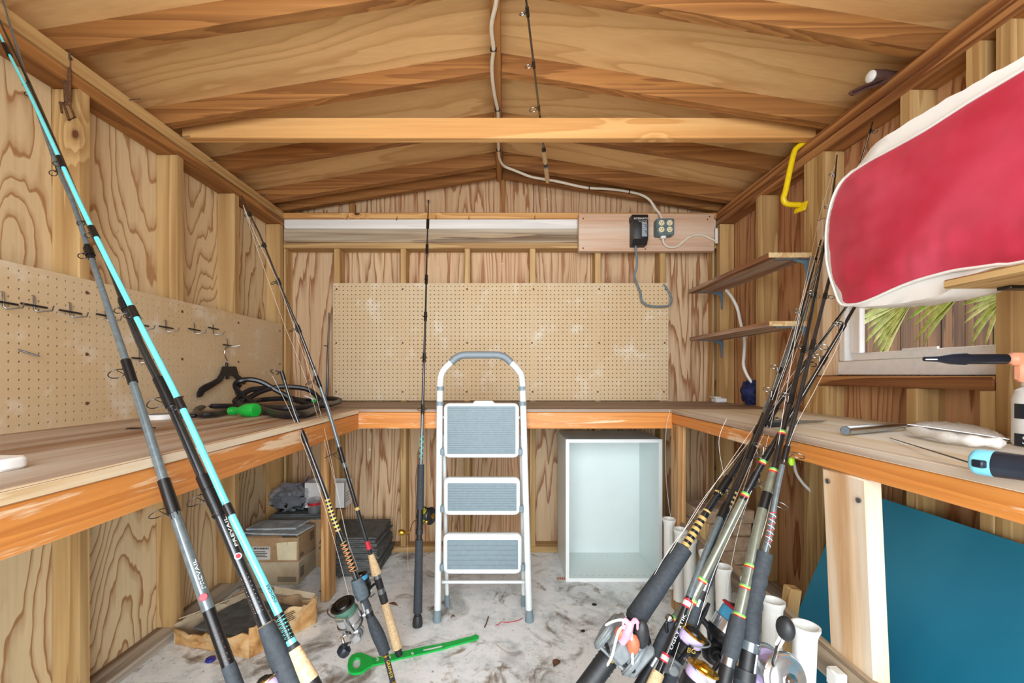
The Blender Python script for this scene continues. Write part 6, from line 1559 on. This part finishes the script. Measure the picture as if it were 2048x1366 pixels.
# ------------------------------------------------------------------ things on the floor
def FL(u, v, z=0.0): s = (V0 - v) / (z - CZ); return P(u, v, s)
gf = thing('fish_gripper', 'bright green plastic bottle opener ruler stick on the floor', 'ruler', FL(820, 1310))
def fpoly(px_): return [(FL(u, v, .004).x, FL(u, v, .004).y) for u, v in px_]
outer = [(712, 1309), (722, 1308), (733, 1312), (745, 1317), (765, 1315), (800, 1305), (850, 1294), (885, 1289), (898, 1285), (942, 1274), (952, 1271), (958, 1273), (957, 1278), (948, 1281), (900, 1294), (885, 1299), (850, 1307), (800, 1318), (765, 1327), (748, 1331), (735, 1338), (724, 1346), (714, 1349), (705, 1349), (697, 1344), (695, 1334), (697, 1322), (703, 1313)]
hole = [(707, 1337), (719, 1337), (720, 1327), (719, 1318), (712, 1319), (707, 1323), (706, 1330)]
# ring part: outer loop of the handle bridged to the hole, then the flat stick
hr = fpoly([(745, 1317), (733, 1312), (722, 1308), (712, 1309), (703, 1313), (697, 1322), (695, 1334), (697, 1344), (705, 1349), (714, 1349), (724, 1346), (735, 1338), (748, 1331)])
hi = fpoly([(721, 1322), (720, 1319), (717, 1317.5), (712, 1318), (708, 1321), (706, 1326), (705, 1332), (706, 1337), (709, 1340), (713, 1340), (717, 1338), (720, 1334), (721, 1329)])
m = MB(); vs = []; n = len(hr)
for z in (.001, .010):
    vs += [(p[0], p[1], z) for p in hr] + [(p[0], p[1], z) for p in hi]
fs = []
for i in range(n - 1):
    j = i + 1
    fs += [(2 * n + i, 2 * n + j, 3 * n + j, 3 * n + i), (i, n + i, n + j, j), (i, j, 2 * n + j, 2 * n + i), (n + j, n + i, 3 * n + i, 3 * n + j)]
fs += [(n - 1, 0, 2 * n, 3 * n - 1), (n, 2 * n - 1, 4 * n - 1, 3 * n), (3 * n - 1, 2 * n, 3 * n, 4 * n - 1)]
m.add(vs, fs); build('handle_ring', m, 'green_plastic', gf)
stick = fpoly([(745, 1317), (765, 1314), (800, 1305), (850, 1294), (883, 1288), (885, 1299), (850, 1307), (800, 1318), (765, 1327), (748, 1331)])
build('ruler_blade', MB().prism(stick[::-1], (0, 0, .001), (1, 0, 0), (0, 1, 0), .006, None, .0008), 'green_plastic', gf)
build('tail', MB().prism(fpoly([(883, 1288), (898, 1285), (942, 1274), (952, 1270), (958, 1273), (957, 1278), (948, 1281), (900, 1294), (885, 1299)])[::-1], (0, 0, .001), (1, 0, 0), (0, 1, 0), .0065, None, .0008), 'green_plastic', gf)
build('slot', MB().prism(fpoly([(846, 1301), (866, 1297), (884, 1293), (885, 1295), (866, 1299.5), (847, 1303)])[::-1], (0, 0, .0071), (1, 0, 0), (0, 1, 0), .0004), 'white_plastic', gf)
ed = (Vector((*stick[3], 0)) - Vector((*stick[1], 0))).normalized()
for ch, u, v in (('2', 732, 1323), ('3', 755, 1318.5), ('4', 779, 1314.5), ('5', 802, 1310.5), ('6', 825, 1306.5)):
    p = FL(u, v, .0075); lettering(gf, ch, p, ed, (-ed.y, ed.x, 0), .026, 'ink' if ch == '2' else 'white_plastic')
def leaf(lab, u, v, ln, wd, rz, name='dry_leaf', mat='dry_leaf', cat='leaf'):
    p = FL(u, v); vs = []; fs = []; n = 8
    for i in range(n + 1):
        t = i / n; w_ = wd * math.sin(math.pi * (t * .9 + .05)) ; z = .004 + .006 * math.sin(t * 3.1) 
        for k in (-1, 0, 1): vs.append(Vector((ln * (t - .5), w_ * k * .5, z + (.004 if k else 0))))
    for i in range(n):
        for k in range(2): a = i * 3 + k; fs.append((a, a + 1, a + 4, a + 3))
    M = Matrix.Rotation(R(rz), 3, 'Z'); vs = [M @ q + p for q in vs]
    return build(name, MB().add(vs, fs), mat, None, lab, cat, 'dry leaves on the floor' if cat == 'leaf' else None)
leaf('curled dry brown leaf on the floor beside the cork handled rod', 786, 1212, .05, .022, -20)
leaf('small dry leaf on the floor behind the left bench post', 645, 1188, .06, .02, -35)
leaf('small tan dry leaf on the floor near the right rod bundle', 1113, 1330, .045, .03, 60)
leaf('tiny dark red dry leaf on the floor by the ladder foot', 906, 1237, .02, .016, 10)
def twig(lab, pts, r, mat, name='twig', cat='twig'):
    t = build(name, MB().tube(smoothpath([FL(u, v, r + .001) for u, v in pts], 5), r, 6), mat, None, lab, cat); return t
twig('short grey twig on the floor below the ladder', [(969, 1255), (973, 1246), (977, 1233)], .0025, 'dry_leaf')
twig('dark thin twig on the floor between the two left rods', [(735, 1199), (741, 1194), (750, 1187)], .0022, 'dry_leaf')
twig('wavy red string on the floor right of the ladder foot', [(991, 1251), (998, 1248), (1003, 1244), (1014, 1245), (1026, 1243), (1036, 1241), (1045, 1236)], .0016, 'thread_red', 'red_string', 'string')
twig('curly red string scrap on the floor among the right rods', [(1417, 1325), (1424, 1328), (1429, 1322), (1425, 1315), (1430, 1312)], .0014, 'thread_red', 'red_string', 'string')
p = FL(1123, 1158); cdv = thing('card', 'small patterned card on the floor left of the white cabinet', 'card', p)
build('card_face', MB().box(p + Vector((0, 0, .0012)), (.055, .04, .0012), Matrix.Rotation(.05, 3, 'Z')), 'paper_white', cdv)
m = MB()
for k in range(4): m.box(p + Vector((-.018 + .012 * k, .002 * (k % 2), .0021)), (.007, .026, .0005))
build('card_print', m, 'coral', cdv)
for lab, u, v, r in (('black plastic chip on the floor in front of the cabinet', 1189, 1210, .012), ('small black pebble on the floor left of the drum reel', 1166, 1263, .009)):
    p = FL(u, v); build('floor_chip', MB().blob(p + Vector((0, 0, .003)), (r, r * .8, .004), 10, 6, .5, 2, u), 'black_plastic', None, lab, 'debris')
p = FL(421, 1321); build('bottle_cap', MB().lathe(p + Vector((0, 0, .0005)), (0, 0, 1), [(.017, 0), (.0175, .003), (.016, .009), (.012, .011)], 20), 'blue_cap', None, 'dark blue plastic cap on the floor by the crumpled carton', 'cap')
